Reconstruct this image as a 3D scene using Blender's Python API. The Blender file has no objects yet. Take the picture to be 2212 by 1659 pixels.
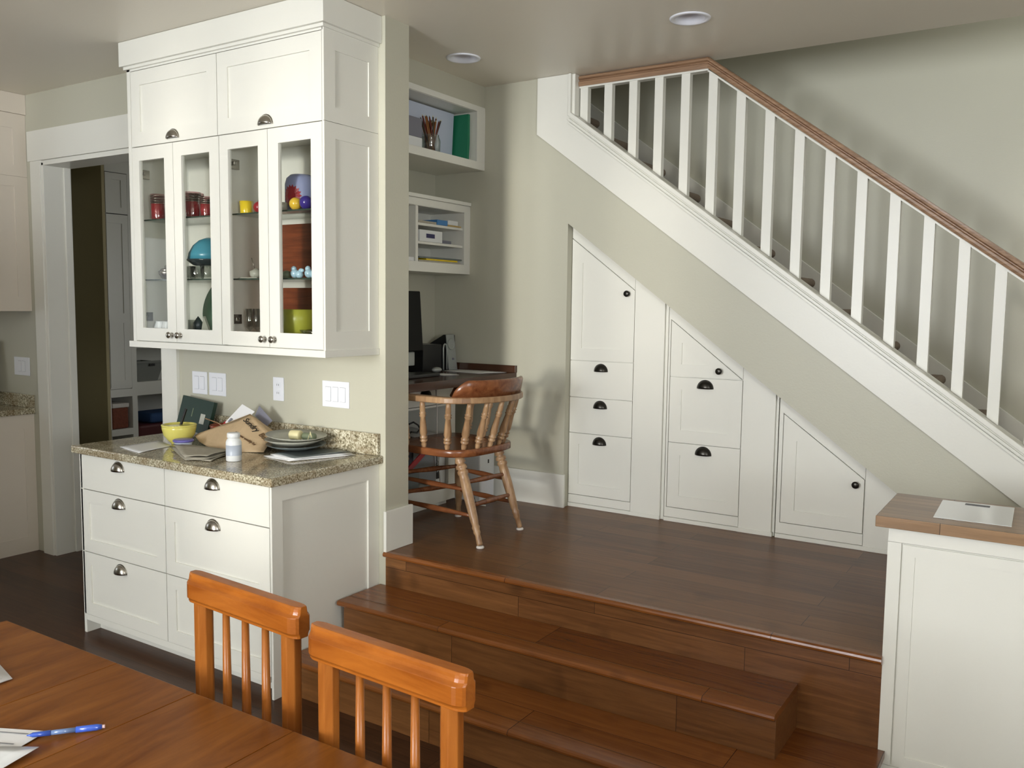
import bpy, bmesh, math, random
from mathutils import Vector, Matrix
random.seed(7)
PI = math.pi
SC = bpy.context.scene
COL = SC.collection

# ------------------------------------------------------------------ camera
F_PX, YAW, PITCH, ROLL = 1875.26, math.radians(32.586), math.radians(5.1392), math.radians(-0.7056)
cam_data = bpy.data.cameras.new('camera')
cam = bpy.data.objects.new('camera', cam_data)
COL.objects.link(cam)
cam_data.sensor_fit = 'HORIZONTAL'
cam_data.sensor_width = 36.0
cam_data.lens = F_PX * 36.0 / 2212.0
cam_data.clip_start = 0.02
cy, sy, cp, sp = math.cos(YAW), math.sin(YAW), math.cos(PITCH), math.sin(PITCH)
fwd = Vector((-sy * cp, cy * cp, -sp))
right = Vector((cy, sy, 0))
down = fwd.cross(right)
c_, s_ = math.cos(ROLL), math.sin(ROLL)
r2 = c_ * right + s_ * down
d2 = -s_ * right + c_ * down
rot = Matrix((r2, -d2, -fwd)).transposed()
cam.matrix_world = Matrix.Translation((0, 0, 1.5961)) @ rot.to_4x4()
SC.camera = cam

# ------------------------------------------------------------------ light and exposure
SC.view_settings.view_transform = 'Standard'
SC.view_settings.look = 'None'
SC.view_settings.gamma = 1.0
SC.view_settings.use_curve_mapping = False
SC.view_settings.exposure = 0.0

W = bpy.data.worlds.new('sky')
SC.world = W
W.use_nodes = True
bg = W.node_tree.nodes['Background']
bg.inputs[0].default_value = (0.80, 0.88, 1.0, 1)
bg.inputs[1].default_value = 1.0


def area_light(name, loc, sx, sz, power, col, direction):
    l = bpy.data.lights.new(name, 'AREA')
    l.shape = 'RECTANGLE'
    l.size, l.size_y = sx, sz
    l.energy = power
    l.color = col
    o = bpy.data.objects.new(name, l)
    COL.objects.link(o)
    o.location = loc
    o.rotation_euler = Vector(direction).to_track_quat('-Z', 'Y').to_euler()
    return o


def sun_light(az, elev, energy, angle, col):
    # az: degrees the beam drifts towards -X while travelling +Y
    l = bpy.data.lights.new('low_sun', 'SUN')
    l.energy, l.angle, l.color = energy, math.radians(angle), col
    o = bpy.data.objects.new('low_sun', l)
    COL.objects.link(o)
    a, e = math.radians(az), math.radians(elev)
    d = Vector((-math.sin(a) * math.cos(e), math.cos(a) * math.cos(e), -math.sin(e)))
    o.rotation_euler = d.to_track_quat('-Z', 'Y').to_euler()
    return o


YB = -3.4            # wall behind the camera
XR = 3.0             # wall on the right
# openings in the wall behind the camera (x0, x1, z0, z1)
BACK_WINDOWS = [(-2.95, -2.40, 1.62, 2.72), (-2.22, -1.30, 0.48, 2.72), (-1.0, -0.55, 1.1, 2.50), (1.2, 2.4, 0.95, 2.50)]
sun_light(8.3, 0.2, 1.5, 5.0, (1.0, 0.95, 0.85))
DAY = (0.94, 0.97, 1.0)
UPW = (0, 1, 0.7)      # bright ground outside throws much of the light upwards
area_light('window_daylight', (-2.675, YB - 0.12, 2.17), 0.52, 1.05, 75, DAY, UPW)
area_light('window_daylight', (-1.76, YB - 0.12, 1.75), 0.9, 1.8, 215, DAY, UPW)
area_light('window_daylight', (-0.775, YB - 0.12, 1.72), 0.45, 1.4, 26, DAY, UPW)
area_light('window_daylight', (1.80, YB - 0.12, 1.72), 1.2, 1.5, 16, DAY, UPW)
area_light('added_side_fill', (XR + 0.12, -0.9, 1.85), 1.6, 1.3, 190, DAY, (-1, 0.05, 1.2))  # added fill lamp for the side faces and ceiling; no known source there
area_light('added_stairwell_fill', (0.6, 4.8, 4.3), 1.5, 0.6, 34, DAY, (-0.3, 0, -1))  # lamp added to lift the stairwell wall; no upstairs source is known
area_light('added_kitchen_fill', (-7.92, 0.2, 1.7), 1.6, 1.2, 10, DAY, (1, 0, 0.3))  # unseen lamp added as ambient fill from the kitchen side
area_light('added_hall_fill', (-3.9, 5.3, 1.7), 0.8, 1.0, 10, DAY, (-1, -0.35, 0))  # lamp added to brighten the lockers and dark hall wall


# ------------------------------------------------------------------ colours and materials
def lin(c):
    c = c / 255.0
    return c / 12.92 if c <= 0.04045 else ((c + 0.055) / 1.055) ** 2.4


def rgb(r, g, b):
    return (lin(r), lin(g), lin(b), 1.0)


def new_mat(name):
    m = bpy.data.materials.new(name)
    m.use_nodes = True
    nt = m.node_tree
    return m, nt, nt.nodes['Principled BSDF']


def node(nt, t, **kw):
    n = nt.nodes.new(t)
    for k, v in kw.items():
        setattr(n, k, v)
    return n


def plain(name, col, rough=0.5, metal=0.0, bump=0.0, bscale=60.0, var=0.0, vscale=6.0, coat=0.0, spec=None):
    m, nt, p = new_mat(name)
    p.inputs['Roughness'].default_value = rough
    p.inputs['Metallic'].default_value = metal
    p.inputs['Base Color'].default_value = col
    if spec is not None:
        p.inputs['Specular IOR Level'].default_value = spec
    if coat:
        p.inputs['Coat Weight'].default_value = coat
        p.inputs['Coat Roughness'].default_value = 0.15
    tc = node(nt, 'ShaderNodeTexCoord')
    if var:
        n = node(nt, 'ShaderNodeTexNoise')
        n.inputs['Scale'].default_value = vscale
        n.inputs['Detail'].default_value = 4
        nt.links.new(tc.outputs['Object'], n.inputs['Vector'])
        mx = node(nt, 'ShaderNodeMix', data_type='RGBA')
        mx.inputs[6].default_value = tuple(c * (1 - var) for c in col[:3]) + (1,)
        mx.inputs[7].default_value = tuple(min(1, c * (1 + var)) for c in col[:3]) + (1,)
        nt.links.new(n.outputs['Fac'], mx.inputs[0])
        nt.links.new(mx.outputs[2], p.inputs['Base Color'])
    if bump:
        n2 = node(nt, 'ShaderNodeTexNoise')
        n2.inputs['Scale'].default_value = bscale
        n2.inputs['Detail'].default_value = 3
        nt.links.new(tc.outputs['Object'], n2.inputs['Vector'])
        b = node(nt, 'ShaderNodeBump')
        b.inputs['Strength'].default_value = bump
        b.inputs['Distance'].default_value = 0.01
        nt.links.new(n2.outputs['Fac'], b.inputs['Height'])
        nt.links.new(b.outputs['Normal'], p.inputs['Normal'])
    return m


def wood(name, dark, light, axes='xy', plank=None, rough=0.35, grain=1.0, length=1.1, stretch=14.0, spec=0.5, knots=0.0):
    """Wood running along axes[0]. plank = plank width or None for one piece."""
    m, nt, p = new_mat(name)
    L = nt.links.new
    tc = node(nt, 'ShaderNodeTexCoord')
    sep = node(nt, 'ShaderNodeSeparateXYZ')
    L(tc.outputs['Object'], sep.inputs[0])
    o = {'x': 0, 'y': 1, 'z': 2}
    third = [a for a in 'xyz' if a not in axes][0]
    cmb = node(nt, 'ShaderNodeCombineXYZ')
    L(sep.outputs[o[axes[0]]], cmb.inputs[0])
    L(sep.outputs[o[axes[1]]], cmb.inputs[1])
    L(sep.outputs[o[third]], cmb.inputs[2])
    mp = node(nt, 'ShaderNodeMapping')
    mp.inputs['Scale'].default_value = (1.0, stretch, stretch)
    L(cmb.outputs[0], mp.inputs['Vector'])
    tone = None
    vec = mp.outputs[0]
    if plank:
        br = node(nt, 'ShaderNodeTexBrick')
        br.offset = 0.37
        br.inputs['Scale'].default_value = 1.0
        br.inputs['Brick Width'].default_value = length
        br.inputs['Row Height'].default_value = plank
        br.inputs['Mortar Size'].default_value = 0.0012
        br.inputs['Mortar Smooth'].default_value = 0.3
        br.inputs['Bias'].default_value = 0.0
        br.inputs['Color1'].default_value = (0, 0, 0, 1)
        br.inputs['Color2'].default_value = (1, 1, 1, 1)
        br.inputs['Mortar'].default_value = (0.25, 0.25, 0.25, 1)
        L(cmb.outputs[0], br.inputs['Vector'])
        tone = br
        ad = node(nt, 'ShaderNodeVectorMath', operation='MULTIPLY_ADD')
        ad.inputs[1].default_value = (13.0, 7.0, 5.0)
        L(br.outputs['Color'], ad.inputs[0])
        L(mp.outputs[0], ad.inputs[2])
        vec = ad.outputs[0]
    n = node(nt, 'ShaderNodeTexNoise')
    n.inputs['Scale'].default_value = 3.2
    n.inputs['Detail'].default_value = 8
    n.inputs['Roughness'].default_value = 0.62
    n.inputs['Distortion'].default_value = 0.8
    L(vec, n.inputs['Vector'])
    cr = node(nt, 'ShaderNodeMapRange')
    cr.inputs['From Min'].default_value = 0.30
    cr.inputs['From Max'].default_value = 0.72
    L(n.outputs['Fac'], cr.inputs['Value'])
    fac = cr.outputs[0]
    if tone:
        mixf = node(nt, 'ShaderNodeMix', data_type='FLOAT')
        mixf.inputs[0].default_value = 0.50
        L(cr.outputs[0], mixf.inputs[2])
        L(tone.outputs['Color'], mixf.inputs[3])
        fac = mixf.outputs[0]
    mx = node(nt, 'ShaderNodeMix', data_type='RGBA')
    mx.inputs[6].default_value = dark
    mx.inputs[7].default_value = light
    L(fac, mx.inputs[0])
    out = mx.outputs[2]
    if knots:
        kn = node(nt, 'ShaderNodeTexNoise')
        kn.inputs['Scale'].default_value = 4.5
        kn.inputs['Detail'].default_value = 2
        L(cmb.outputs[0], kn.inputs['Vector'])
        km = node(nt, 'ShaderNodeMapRange')
        km.inputs['From Min'].default_value = 0.62
        km.inputs['From Max'].default_value = 0.74
        km.inputs['To Max'].default_value = knots
        L(kn.outputs['Fac'], km.inputs['Value'])
        mk = node(nt, 'ShaderNodeMix', data_type='RGBA')
        mk.inputs[7].default_value = tuple(c * 0.35 for c in dark[:3]) + (1,)
        L(km.outputs[0], mk.inputs[0])
        L(out, mk.inputs[6])
        out = mk.outputs[2]
    if tone:
        mo = node(nt, 'ShaderNodeMix', data_type='RGBA')
        mo.inputs[7].default_value = tuple(c * 0.3 for c in dark[:3]) + (1,)
        L(tone.outputs['Fac'], mo.inputs[0])
        L(out, mo.inputs[6])
        out = mo.outputs[2]
    L(out, p.inputs['Base Color'])
    p.inputs['Roughness'].default_value = rough
    p.inputs['Specular IOR Level'].default_value = spec
    b = node(nt, 'ShaderNodeBump')
    b.inputs['Strength'].default_value = 0.12 * grain
    b.inputs['Distance'].default_value = 0.004
    L(n.outputs['Fac'], b.inputs['Height'])
    L(b.outputs['Normal'], p.inputs['Normal'])
    return m


def granite(name):
    m, nt, p = new_mat(name)
    L = nt.links.new
    tc = node(nt, 'ShaderNodeTexCoord')
    n1 = node(nt, 'ShaderNodeTexNoise')
    n1.inputs['Scale'].default_value = 120
    n1.inputs['Detail'].default_value = 5
    n1.inputs['Roughness'].default_value = 0.7
    L(tc.outputs['Object'], n1.inputs['Vector'])
    r = node(nt, 'ShaderNodeValToRGB')
    e = r.color_ramp.elements
    e[0].position, e[0].color = 0.36, rgb(72, 66, 52)
    e[1].position, e[1].color = 0.62, rgb(230, 226, 206)
    a = r.color_ramp.elements.new(0.44); a.color = rgb(138, 128, 102)
    a = r.color_ramp.elements.new(0.53); a.color = rgb(188, 180, 154)
    L(n1.outputs['Fac'], r.inputs[0])
    n2 = node(nt, 'ShaderNodeTexNoise')
    n2.inputs['Scale'].default_value = 7
    n2.inputs['Detail'].default_value = 3
    n2.inputs['Distortion'].default_value = 1.5
    L(tc.outputs['Object'], n2.inputs['Vector'])
    mr = node(nt, 'ShaderNodeMapRange')
    mr.inputs['From Min'].default_value = 0.42
    mr.inputs['From Max'].default_value = 0.64
    mr.inputs['To Max'].default_value = 0.5
    L(n2.outputs['Fac'], mr.inputs['Value'])
    mx = node(nt, 'ShaderNodeMix', data_type='RGBA')
    mx.inputs[7].default_value = rgb(124, 102, 70)
    L(mr.outputs[0], mx.inputs[0])
    L(r.outputs[0], mx.inputs[6])
    L(mx.outputs[2], p.inputs['Base Color'])
    p.inputs['Roughness'].default_value = 0.09
    return m


def thin_glass(name, tint=(0.93, 0.97, 0.95, 1), refl=0.10, rough=0.02):
    m = bpy.data.materials.new(name)
    m.use_nodes = True
    nt = m.node_tree
    nt.nodes.remove(nt.nodes['Principled BSDF'])
    out = nt.nodes['Material Output']
    t = node(nt, 'ShaderNodeBsdfTransparent'); t.inputs[0].default_value = tint
    g = node(nt, 'ShaderNodeBsdfGlossy'); g.inputs['Roughness'].default_value = rough
    fr = node(nt, 'ShaderNodeLayerWeight'); fr.inputs[0].default_value = 0.5
    pw = node(nt, 'ShaderNodeMath', operation='POWER'); pw.inputs[1].default_value = 5.0
    nt.links.new(fr.outputs['Facing'], pw.inputs[0])
    ad = node(nt, 'ShaderNodeMath', operation='MULTIPLY_ADD'); ad.inputs[1].default_value = 0.8; ad.inputs[2].default_value = refl * 0.3
    nt.links.new(pw.outputs[0], ad.inputs[0])
    mx = node(nt, 'ShaderNodeMixShader')
    nt.links.new(ad.outputs[0], mx.inputs[0])
    nt.links.new(t.outputs[0], mx.inputs[1])
    nt.links.new(g.outputs[0], mx.inputs[2])
    nt.links.new(mx.outputs[0], out.inputs['Surface'])
    return m


M = {}
M['paint'] = plain('white_satin_paint', rgb(228, 227, 218), 0.34, bump=0.03, bscale=90)
M['paint_k'] = plain('cream_kitchen_paint', rgb(222, 212, 198), 0.38)
M['wall'] = plain('beige_wall_paint', rgb(190, 188, 171), 0.42, bump=0.05, bscale=120)
M['ceil'] = plain('taupe_ceiling_paint', rgb(230, 223, 208), 0.36, bump=0.04, bscale=120)
M['olive'] = plain('dark_olive_wall_paint', rgb(176, 164, 124), 0.6)
M['floor'] = wood('dark_plank_floor', rgb(44, 28, 18), rgb(90, 60, 40), 'xy', 0.125, 0.30, length=1.3, spec=0.2)
M['landing'] = wood('brown_plank_floor', rgb(76, 46, 26), rgb(126, 88, 54), 'xy', 0.125, 0.30, length=1.2, knots=0.35, spec=0.16)
M['riser'] = wood('brown_plank_riser', rgb(82, 48, 24), rgb(146, 100, 58), 'xz', 0.40, 0.30, length=0.95, knots=0.6, spec=0.35)
M['tread'] = wood('brown_tread_wood', rgb(88, 46, 16), rgb(142, 86, 40), 'xy', 0.20, 0.22, length=1.1, knots=0.4)
M['table'] = wood('honey_table_wood', rgb(104, 56, 16), rgb(140, 86, 34), 'yx', None, 0.30, stretch=6, spec=0.16)
M['maple'] = wood('honey_chair_wood', rgb(138, 72, 20), rgb(180, 106, 38), 'xz', None, 0.26, stretch=6, spec=0.35)
M['maple_v'] = wood('honey_chair_post_wood', rgb(132, 70, 22), rgb(176, 108, 46), 'zx', None, 0.28, stretch=6, spec=0.35)
M['seatwood'] = wood('reddish_chair_wood', rgb(96, 52, 30), rgb(146, 92, 56), 'xy', None, 0.25, stretch=8)
M['wornwood'] = wood('worn_turned_wood', rgb(122, 88, 60), rgb(186, 152, 114), 'zx', None, 0.35, stretch=9)
M['oak'] = wood('oak_rail_wood', rgb(122, 92, 68), rgb(172, 138, 108), 'xz', None, 0.38, stretch=22)
M['butcher'] = wood('butcher_block_wood', rgb(118, 92, 66), rgb(168, 134, 100), 'xy', 0.05, 0.28, length=0.5)
M['deskwood'] = plain('dark_brown_desk_top', rgb(74, 48, 34), 0.22, var=0.15)
M['granite'] = granite('speckled_granite')
M['nickel'] = plain('brushed_nickel', rgb(176, 172, 164), 0.24, metal=1.0)
M['bronze'] = plain('dark_bronze', rgb(62, 60, 56), 0.30, metal=0.9)
M['glass'] = thin_glass('cabinet_glass', (0.97, 0.975, 0.96, 1), 0.05)
M['shelfglass'] = thin_glass('glass_shelf', (0.92, 0.95, 0.93, 1), 0.2)
M['shelfedge'] = plain('dark_green_glass_edge', rgb(52, 66, 58), 0.15)
M['clear'] = thin_glass('clear_glassware', (0.90, 0.92, 0.90, 1), 0.5, 0.05)
M['redglass'] = thin_glass('red_glassware', (0.92, 0.72, 0.74, 1), 0.5, 0.05)
M['blueglass'] = plain('pale_blue_glassware', rgb(164, 196, 214), 0.15, spec=0.8)
M['redliq'] = plain('red_glass_base', rgb(158, 24, 44), 0.12, spec=0.7)
M['plate'] = plain('white_switch_plastic', rgb(232, 234, 240), 0.3)
M['slot'] = plain('switch_gap_grey', rgb(150, 152, 160), 0.5)
M['carpet'] = plain('brown_carpet', rgb(140, 124, 106), 0.95, bump=1.0, bscale=260, var=0.3, vscale=120)
M['paper'] = plain('white_paper', rgb(226, 226, 226), 0.6)
M['paper_blue'] = plain('bluish_white_paper', rgb(248, 252, 255), 0.25, coat=0.6)
M['newsprint'] = plain('grey_newsprint', rgb(168, 162, 146), 0.75, var=0.25, vscale=40)
M['kraft'] = plain('brown_kraft_paper', rgb(196, 170, 134), 0.7, bump=0.5, bscale=25, var=0.12, vscale=12)
M['ink'] = plain('black_ink', rgb(30, 28, 26), 0.6)
M['greyink'] = plain('grey_ink', rgb(120, 122, 128), 0.6)
M['brownink'] = plain('brown_ink', rgb(92, 66, 40), 0.6)
M['black'] = plain('black_plastic', rgb(24, 25, 26), 0.35)
M['screen'] = plain('black_screen', rgb(10, 11, 11), 0.4, spec=0.15)
M['binder'] = plain('bluish_white_binder', rgb(198, 206, 224), 0.45)
M['silver'] = plain('silver_plastic', rgb(168, 172, 168), 0.35, metal=0.3)
M['whiteplastic'] = plain('white_plastic', rgb(222, 224, 224), 0.35)
M['yellowbowl'] = plain('yellow_glaze', rgb(222, 212, 112), 0.18)
M['orangebowl'] = plain('orange_brown_glaze', rgb(150, 66, 34), 0.2)
M['purple'] = plain('purple_plastic', rgb(104, 98, 168), 0.35)
M['frosted'] = plain('frosted_plastic', rgb(176, 184, 196), 0.35)
M['green'] = plain('dark_green_card', rgb(22, 48, 38), 0.45)
M['folder'] = plain('green_folder', rgb(34, 128, 92), 0.5)
M['red'] = plain('red_plastic', rgb(178, 22, 34), 0.35)
M['stone'] = plain('grey_stoneware', rgb(172, 172, 160), 0.3)
M['stone_d'] = plain('dark_stoneware', rgb(96, 104, 104), 0.3)
M['cream'] = plain('cream_wax', rgb(214, 206, 160), 0.5)
M['sage'] = plain('sage_candle', rgb(112, 122, 98), 0.5)
M['blue'] = plain('teal_blue_glaze', rgb(66, 138, 160), 0.25)
M['charcoal'] = plain('charcoal_glaze', rgb(44, 54, 58), 0.15)
M['lav'] = plain('lavender_glaze', rgb(146, 154, 192), 0.2)
M['mugred'] = plain('red_mug_paint', rgb(156, 34, 44), 0.3)
M['yel'] = plain('yellow_glass_paint', rgb(226, 196, 40), 0.2)
M['ballyel'] = plain('amber_yellow_glaze', rgb(214, 176, 60), 0.15)
M['indigo'] = plain('indigo_glaze', rgb(58, 46, 128), 0.15)
M['boxwood'] = wood('chestnut_box_wood', rgb(96, 44, 22), rgb(140, 72, 38), 'xz', None, 0.4)
M['lime'] = plain('lime_green_glaze', rgb(158, 160, 58), 0.35, var=0.15, vscale=12)
M['seafoam'] = plain('sea_green_glass', rgb(112, 158, 132), 0.15)
M['bluebox'] = plain('blue_card', rgb(70, 128, 184), 0.5)
M['navy'] = plain('navy_label', rgb(52, 50, 92), 0.5)
M['tan'] = plain('tan_card', rgb(186, 158, 96), 0.6)
M['greybox'] = plain('grey_card', rgb(120, 120, 132), 0.5)
M['greybasket'] = plain('grey_basket', rgb(128, 130, 124), 0.7)
M['wicker'] = plain('reddish_wicker', rgb(128, 70, 48), 0.7, bump=0.8, bscale=120, var=0.3, vscale=60)
M['liner'] = plain('white_liner_cloth', rgb(214, 208, 200), 0.8)
M['maroon'] = plain('maroon_bin', rgb(86, 30, 30), 0.5)
M['bluefab'] = plain('blue_fabric', rgb(46, 78, 124), 0.8)
M['penblue'] = plain('blue_pen_plastic', rgb(58, 92, 190), 0.15, coat=0.5)
M['penclear'] = plain('clear_blue_pen_barrel', rgb(104, 128, 170), 0.08, coat=0.5)
M['eraser'] = plain('pink_eraser', rgb(226, 196, 196), 0.6)
M['lightrim'] = plain('white_light_trim', rgb(244, 246, 255), 0.35)
M['lens'] = plain('frosted_lamp_lens', rgb(226, 232, 250), 0.3)
M['pencil'] = plain('pencil_wood', rgb(150, 96, 50), 0.5)
M['pencil2'] = plain('maroon_pencil', rgb(110, 48, 40), 0.5)
M['pencil3'] = plain('dark_pencil', rgb(70, 62, 48), 0.5)
M['cable'] = plain('white_cable', rgb(220, 216, 206), 0.5)


# ------------------------------------------------------------------ mesh helpers
class B:
    def __init__(s):
        s.v, s.f, s.sm = [], [], []

    def add(s, vs, fs, smooth=False):
        n = len(s.v)
        s.v += [tuple(p) for p in vs]
        for f in fs:
            s.f.append(tuple(i + n for i in f))
            s.sm.append(smooth)
        return s

    def box(s, x0, x1, y0, y1, z0, z1):
        x0, x1 = sorted((x0, x1)); y0, y1 = sorted((y0, y1)); z0, z1 = sorted((z0, z1))
        v = [(x, y, z) for x in (x0, x1) for y in (y0, y1) for z in (z0, z1)]
        return s.add(v, [(0, 1, 3, 2), (4, 6, 7, 5), (0, 4, 5, 1), (2, 3, 7, 6), (0, 2, 6, 4), (1, 5, 7, 3)])

    def rbox(s, c, half, rot=None):
        """box centred c with half sizes, rotated by matrix rot"""
        v = []
        for x in (-1, 1):
            for y in (-1, 1):
                for z in (-1, 1):
                    p = Vector((x * half[0], y * half[1], z * half[2]))
                    if rot is not None:
                        p = rot @ p
                    v.append(p + Vector(c))
        return s.add(v, [(0, 1, 3, 2), (4, 6, 7, 5), (0, 4, 5, 1), (2, 3, 7, 6), (0, 2, 6, 4), (1, 5, 7, 3)])

    def prism(s, pts, mp, d0, d1):
        n = len(pts)
        v = [mp(u, w, d0) for u, w in pts] + [mp(u, w, d1) for u, w in pts]
        f = [tuple(range(n)), tuple(range(2 * n - 1, n - 1, -1))]
        f += [(i, i + n, (i + 1) % n + n, (i + 1) % n) for i in range(n)]
        return s.add(v, f)

    def lathe(s, c, prof, seg=24, axis=(0, 0, 1), cap=True, rib=0.0, nrib=0):
        """prof = [(t, r)] along axis from c"""
        ax = Vector(axis).normalized()
        q = ax.to_track_quat('Z', 'Y').to_matrix()
        v, f = [], []
        c = Vector(c)
        for t, r in prof:
            for k in range(seg):
                a = 2 * PI * k / seg
                rr = r * (1 + (rib * math.cos(nrib * a) if nrib else 0))
                v.append(c + q @ Vector((rr * math.cos(a), rr * math.sin(a), t)))
        m = len(prof)
        for i in range(m - 1):
            for k in range(seg):
                k2 = (k + 1) % seg
                f.append((i * seg + k, i * seg + k2, (i + 1) * seg + k2, (i + 1) * seg + k))
        s.add(v, f, True)
        if cap:
            n = len(s.v) - len(v)
            if prof[0][1] > 1e-4:
                s.f.append(tuple(n + k for k in range(seg))[::-1]); s.sm.append(False)
            if prof[-1][1] > 1e-4:
                s.f.append(tuple(n + (m - 1) * seg + k for k in range(seg))); s.sm.append(False)
        return s

    def turned(s, p0, p1, prof, seg=16):
        p0, p1 = Vector(p0), Vector(p1)
        d = p1 - p0
        L = d.length
        return s.lathe(p0, [(t * L, r) for t, r in prof], seg, d)

    def tube(s, path, r, seg=8, closed=False):
        path = [Vector(p) for p in path]
        n = len(path)
        v, f = [], []
        up = None
        for i, p in enumerate(path):
            a = path[max(i - 1, 0)]
            b = path[min(i + 1, n - 1)]
            t = (b - a).normalized()
            if up is None:
                up = Vector((0, 0, 1)) if abs(t.z) < 0.9 else Vector((1, 0, 0))
            x = up.cross(t).normalized()
            up = t.cross(x)
            rr = r[i] if isinstance(r, (list, tuple)) else r
            for k in range(seg):
                an = 2 * PI * k / seg
                v.append(p + x * math.cos(an) * rr + up * math.sin(an) * rr)
        for i in range(n - 1):
            for k in range(seg):
                k2 = (k + 1) % seg
                f.append((i * seg + k, i * seg + k2, (i + 1) * seg + k2, (i + 1) * seg + k))
        s.add(v, f, True)
        m = len(s.v) - len(v)
        s.f.append(tuple(m + k for k in range(seg))[::-1]); s.sm.append(False)
        s.f.append(tuple(m + (n - 1) * seg + k for k in range(seg))); s.sm.append(False)
        return s

    def sweep(s, path, prof, up=(0, 0, 1)):
        """prof 2D (side, up) polygon swept along path"""
        path = [Vector(p) for p in path]
        n, m = len(path), len(prof)
        v, f = [], []
        for i, p in enumerate(path):
            a, b = path[max(i - 1, 0)], path[min(i + 1, n - 1)]
            t = (b - a).normalized()
            x = t.cross(Vector(up)).normalized()
            u = x.cross(t)
            for q in prof:
                v.append(p + x * q[0] + u * q[1])
        for i in range(n - 1):
            for k in range(m):
                k2 = (k + 1) % m
                f.append((i * m + k, i * m + k2, (i + 1) * m + k2, (i + 1) * m + k))
        f.append(tuple(range(m))[::-1])
        f.append(tuple((n - 1) * m + k for k in range(m)))
        return s.add(v, f)

    def sphere(s, c, r, seg=20, rings=12, scale=(1, 1, 1)):
        prof = []
        v, f = [], []
        for i in range(rings + 1):
            th = PI * i / rings
            for k in range(seg):
                a = 2 * PI * k / seg
                v.append((c[0] + r * scale[0] * math.sin(th) * math.cos(a), c[1] + r * scale[1] * math.sin(th) * math.sin(a), c[2] - r * scale[2] * math.cos(th)))
        for i in range(rings):
            for k in range(seg):
                k2 = (k + 1) % seg
                f.append((i * seg + k, i * seg + k2, (i + 1) * seg + k2, (i + 1) * seg + k))
        return s.add(v, f, True)

    def build(s, name, mat, parent=None, bevel=0.0, org=None, solid=0.0, subd=0, seg=2):
        me = bpy.data.meshes.new(name)
        off = Vector((0, 0, 0))
        if org is not None:
            off = Vector(org)
        elif parent is not None:
            off = Vector(parent.get('_org', (0, 0, 0)))
        me.from_pydata([tuple(Vector(p) - off) for p in s.v], [], s.f)
        me.validate()
        for p, sm in zip(me.polygons, s.sm):
            p.use_smooth = sm
        bm = bmesh.new(); bm.from_mesh(me)
        bmesh.ops.remove_doubles(bm, verts=bm.verts, dist=1e-6)
        bmesh.ops.recalc_face_normals(bm, faces=bm.faces)
        bm.to_mesh(me); bm.free()
        me.materials.append(M[mat] if isinstance(mat, str) else mat)
        o = bpy.data.objects.new(name, me)
        COL.objects.link(o)
        if parent is not None:
            o.parent = parent
        elif org is not None:
            o.location = off
        o['_org'] = tuple(off)
        if solid:
            md = o.modifiers.new('solid', 'SOLIDIFY'); md.thickness = solid; md.offset = 0
        if subd:
            md = o.modifiers.new('sub', 'SUBSURF'); md.levels = subd; md.render_levels = subd
        if bevel:
            md = o.modifiers.new('bevel', 'BEVEL'); md.width = bevel; md.segments = seg
            md.limit_method = 'ANGLE'; md.angle_limit = math.radians(40)
        return o


def tag(o, label, cat, group=None, kind=None):
    o['label'] = label
    o['category'] = cat
    if group:
        o['group'] = group
    if kind:
        o['kind'] = kind
    return o


def thing(name, label, cat, loc, group=None):
    o = bpy.data.objects.new(name, None)
    COL.objects.link(o)
    o.location = loc
    o.empty_display_size = 0.05
    o['_org'] = tuple(loc)
    return tag(o, label, cat, group)


def struct(name, b, mat, bevel=0.0, parent=None, **kw):
    o = b.build(name, mat, parent, bevel, **kw)
    if parent is None:
        o['kind'] = 'structure'
    return o


def copy_tree(o, loc=None, rotz=None, label=None, group=None, parent=None):
    c = o.copy(); COL.objects.link(c)
    if parent is not None:
        c.parent = parent
    if loc is not None:
        c.location = loc
    if rotz is not None:
        c.rotation_euler = (0, 0, rotz)
    if label:
        c['label'] = label
    if group:
        c['group'] = group
    for ch in list(o.children):
        copy_tree(ch, parent=c)
    return c


def mpY(y0):           # front face looks towards -Y ; d goes into +Y
    return lambda u, w, d: (u, y0 + d, w)


def mpX(x0):           # face looks towards +X ; u = Y, d goes into -X
    return lambda u, w, d: (x0 - d, u, w)


def inset(poly, dists):
    """inset convex CCW polygon; dists scalar or list per edge"""
    n = len(poly)
    if not isinstance(dists, (list, tuple)):
        dists = [dists] * n
    area = sum(poly[i][0] * poly[(i + 1) % n][1] - poly[(i + 1) % n][0] * poly[i][1] for i in range(n))
    sgn = 1 if area > 0 else -1
    lines = []
    for i in range(n):
        a, b = Vector(poly[i]), Vector(poly[(i + 1) % n])
        d = (b - a).normalized()
        nrm = Vector((-d.y, d.x)) * sgn
        lines.append((a + nrm * dists[i], d))
    out = []
    for i in range(n):
        p, d = lines[i - 1]
        q, e = lines[i]
        den = d.x * e.y - d.y * e.x
        t = ((q.x - p.x) * e.y - (q.y - p.y) * e.x) / den
        out.append((p.x + d.x * t, p.y + d.y * t))
    return out


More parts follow.
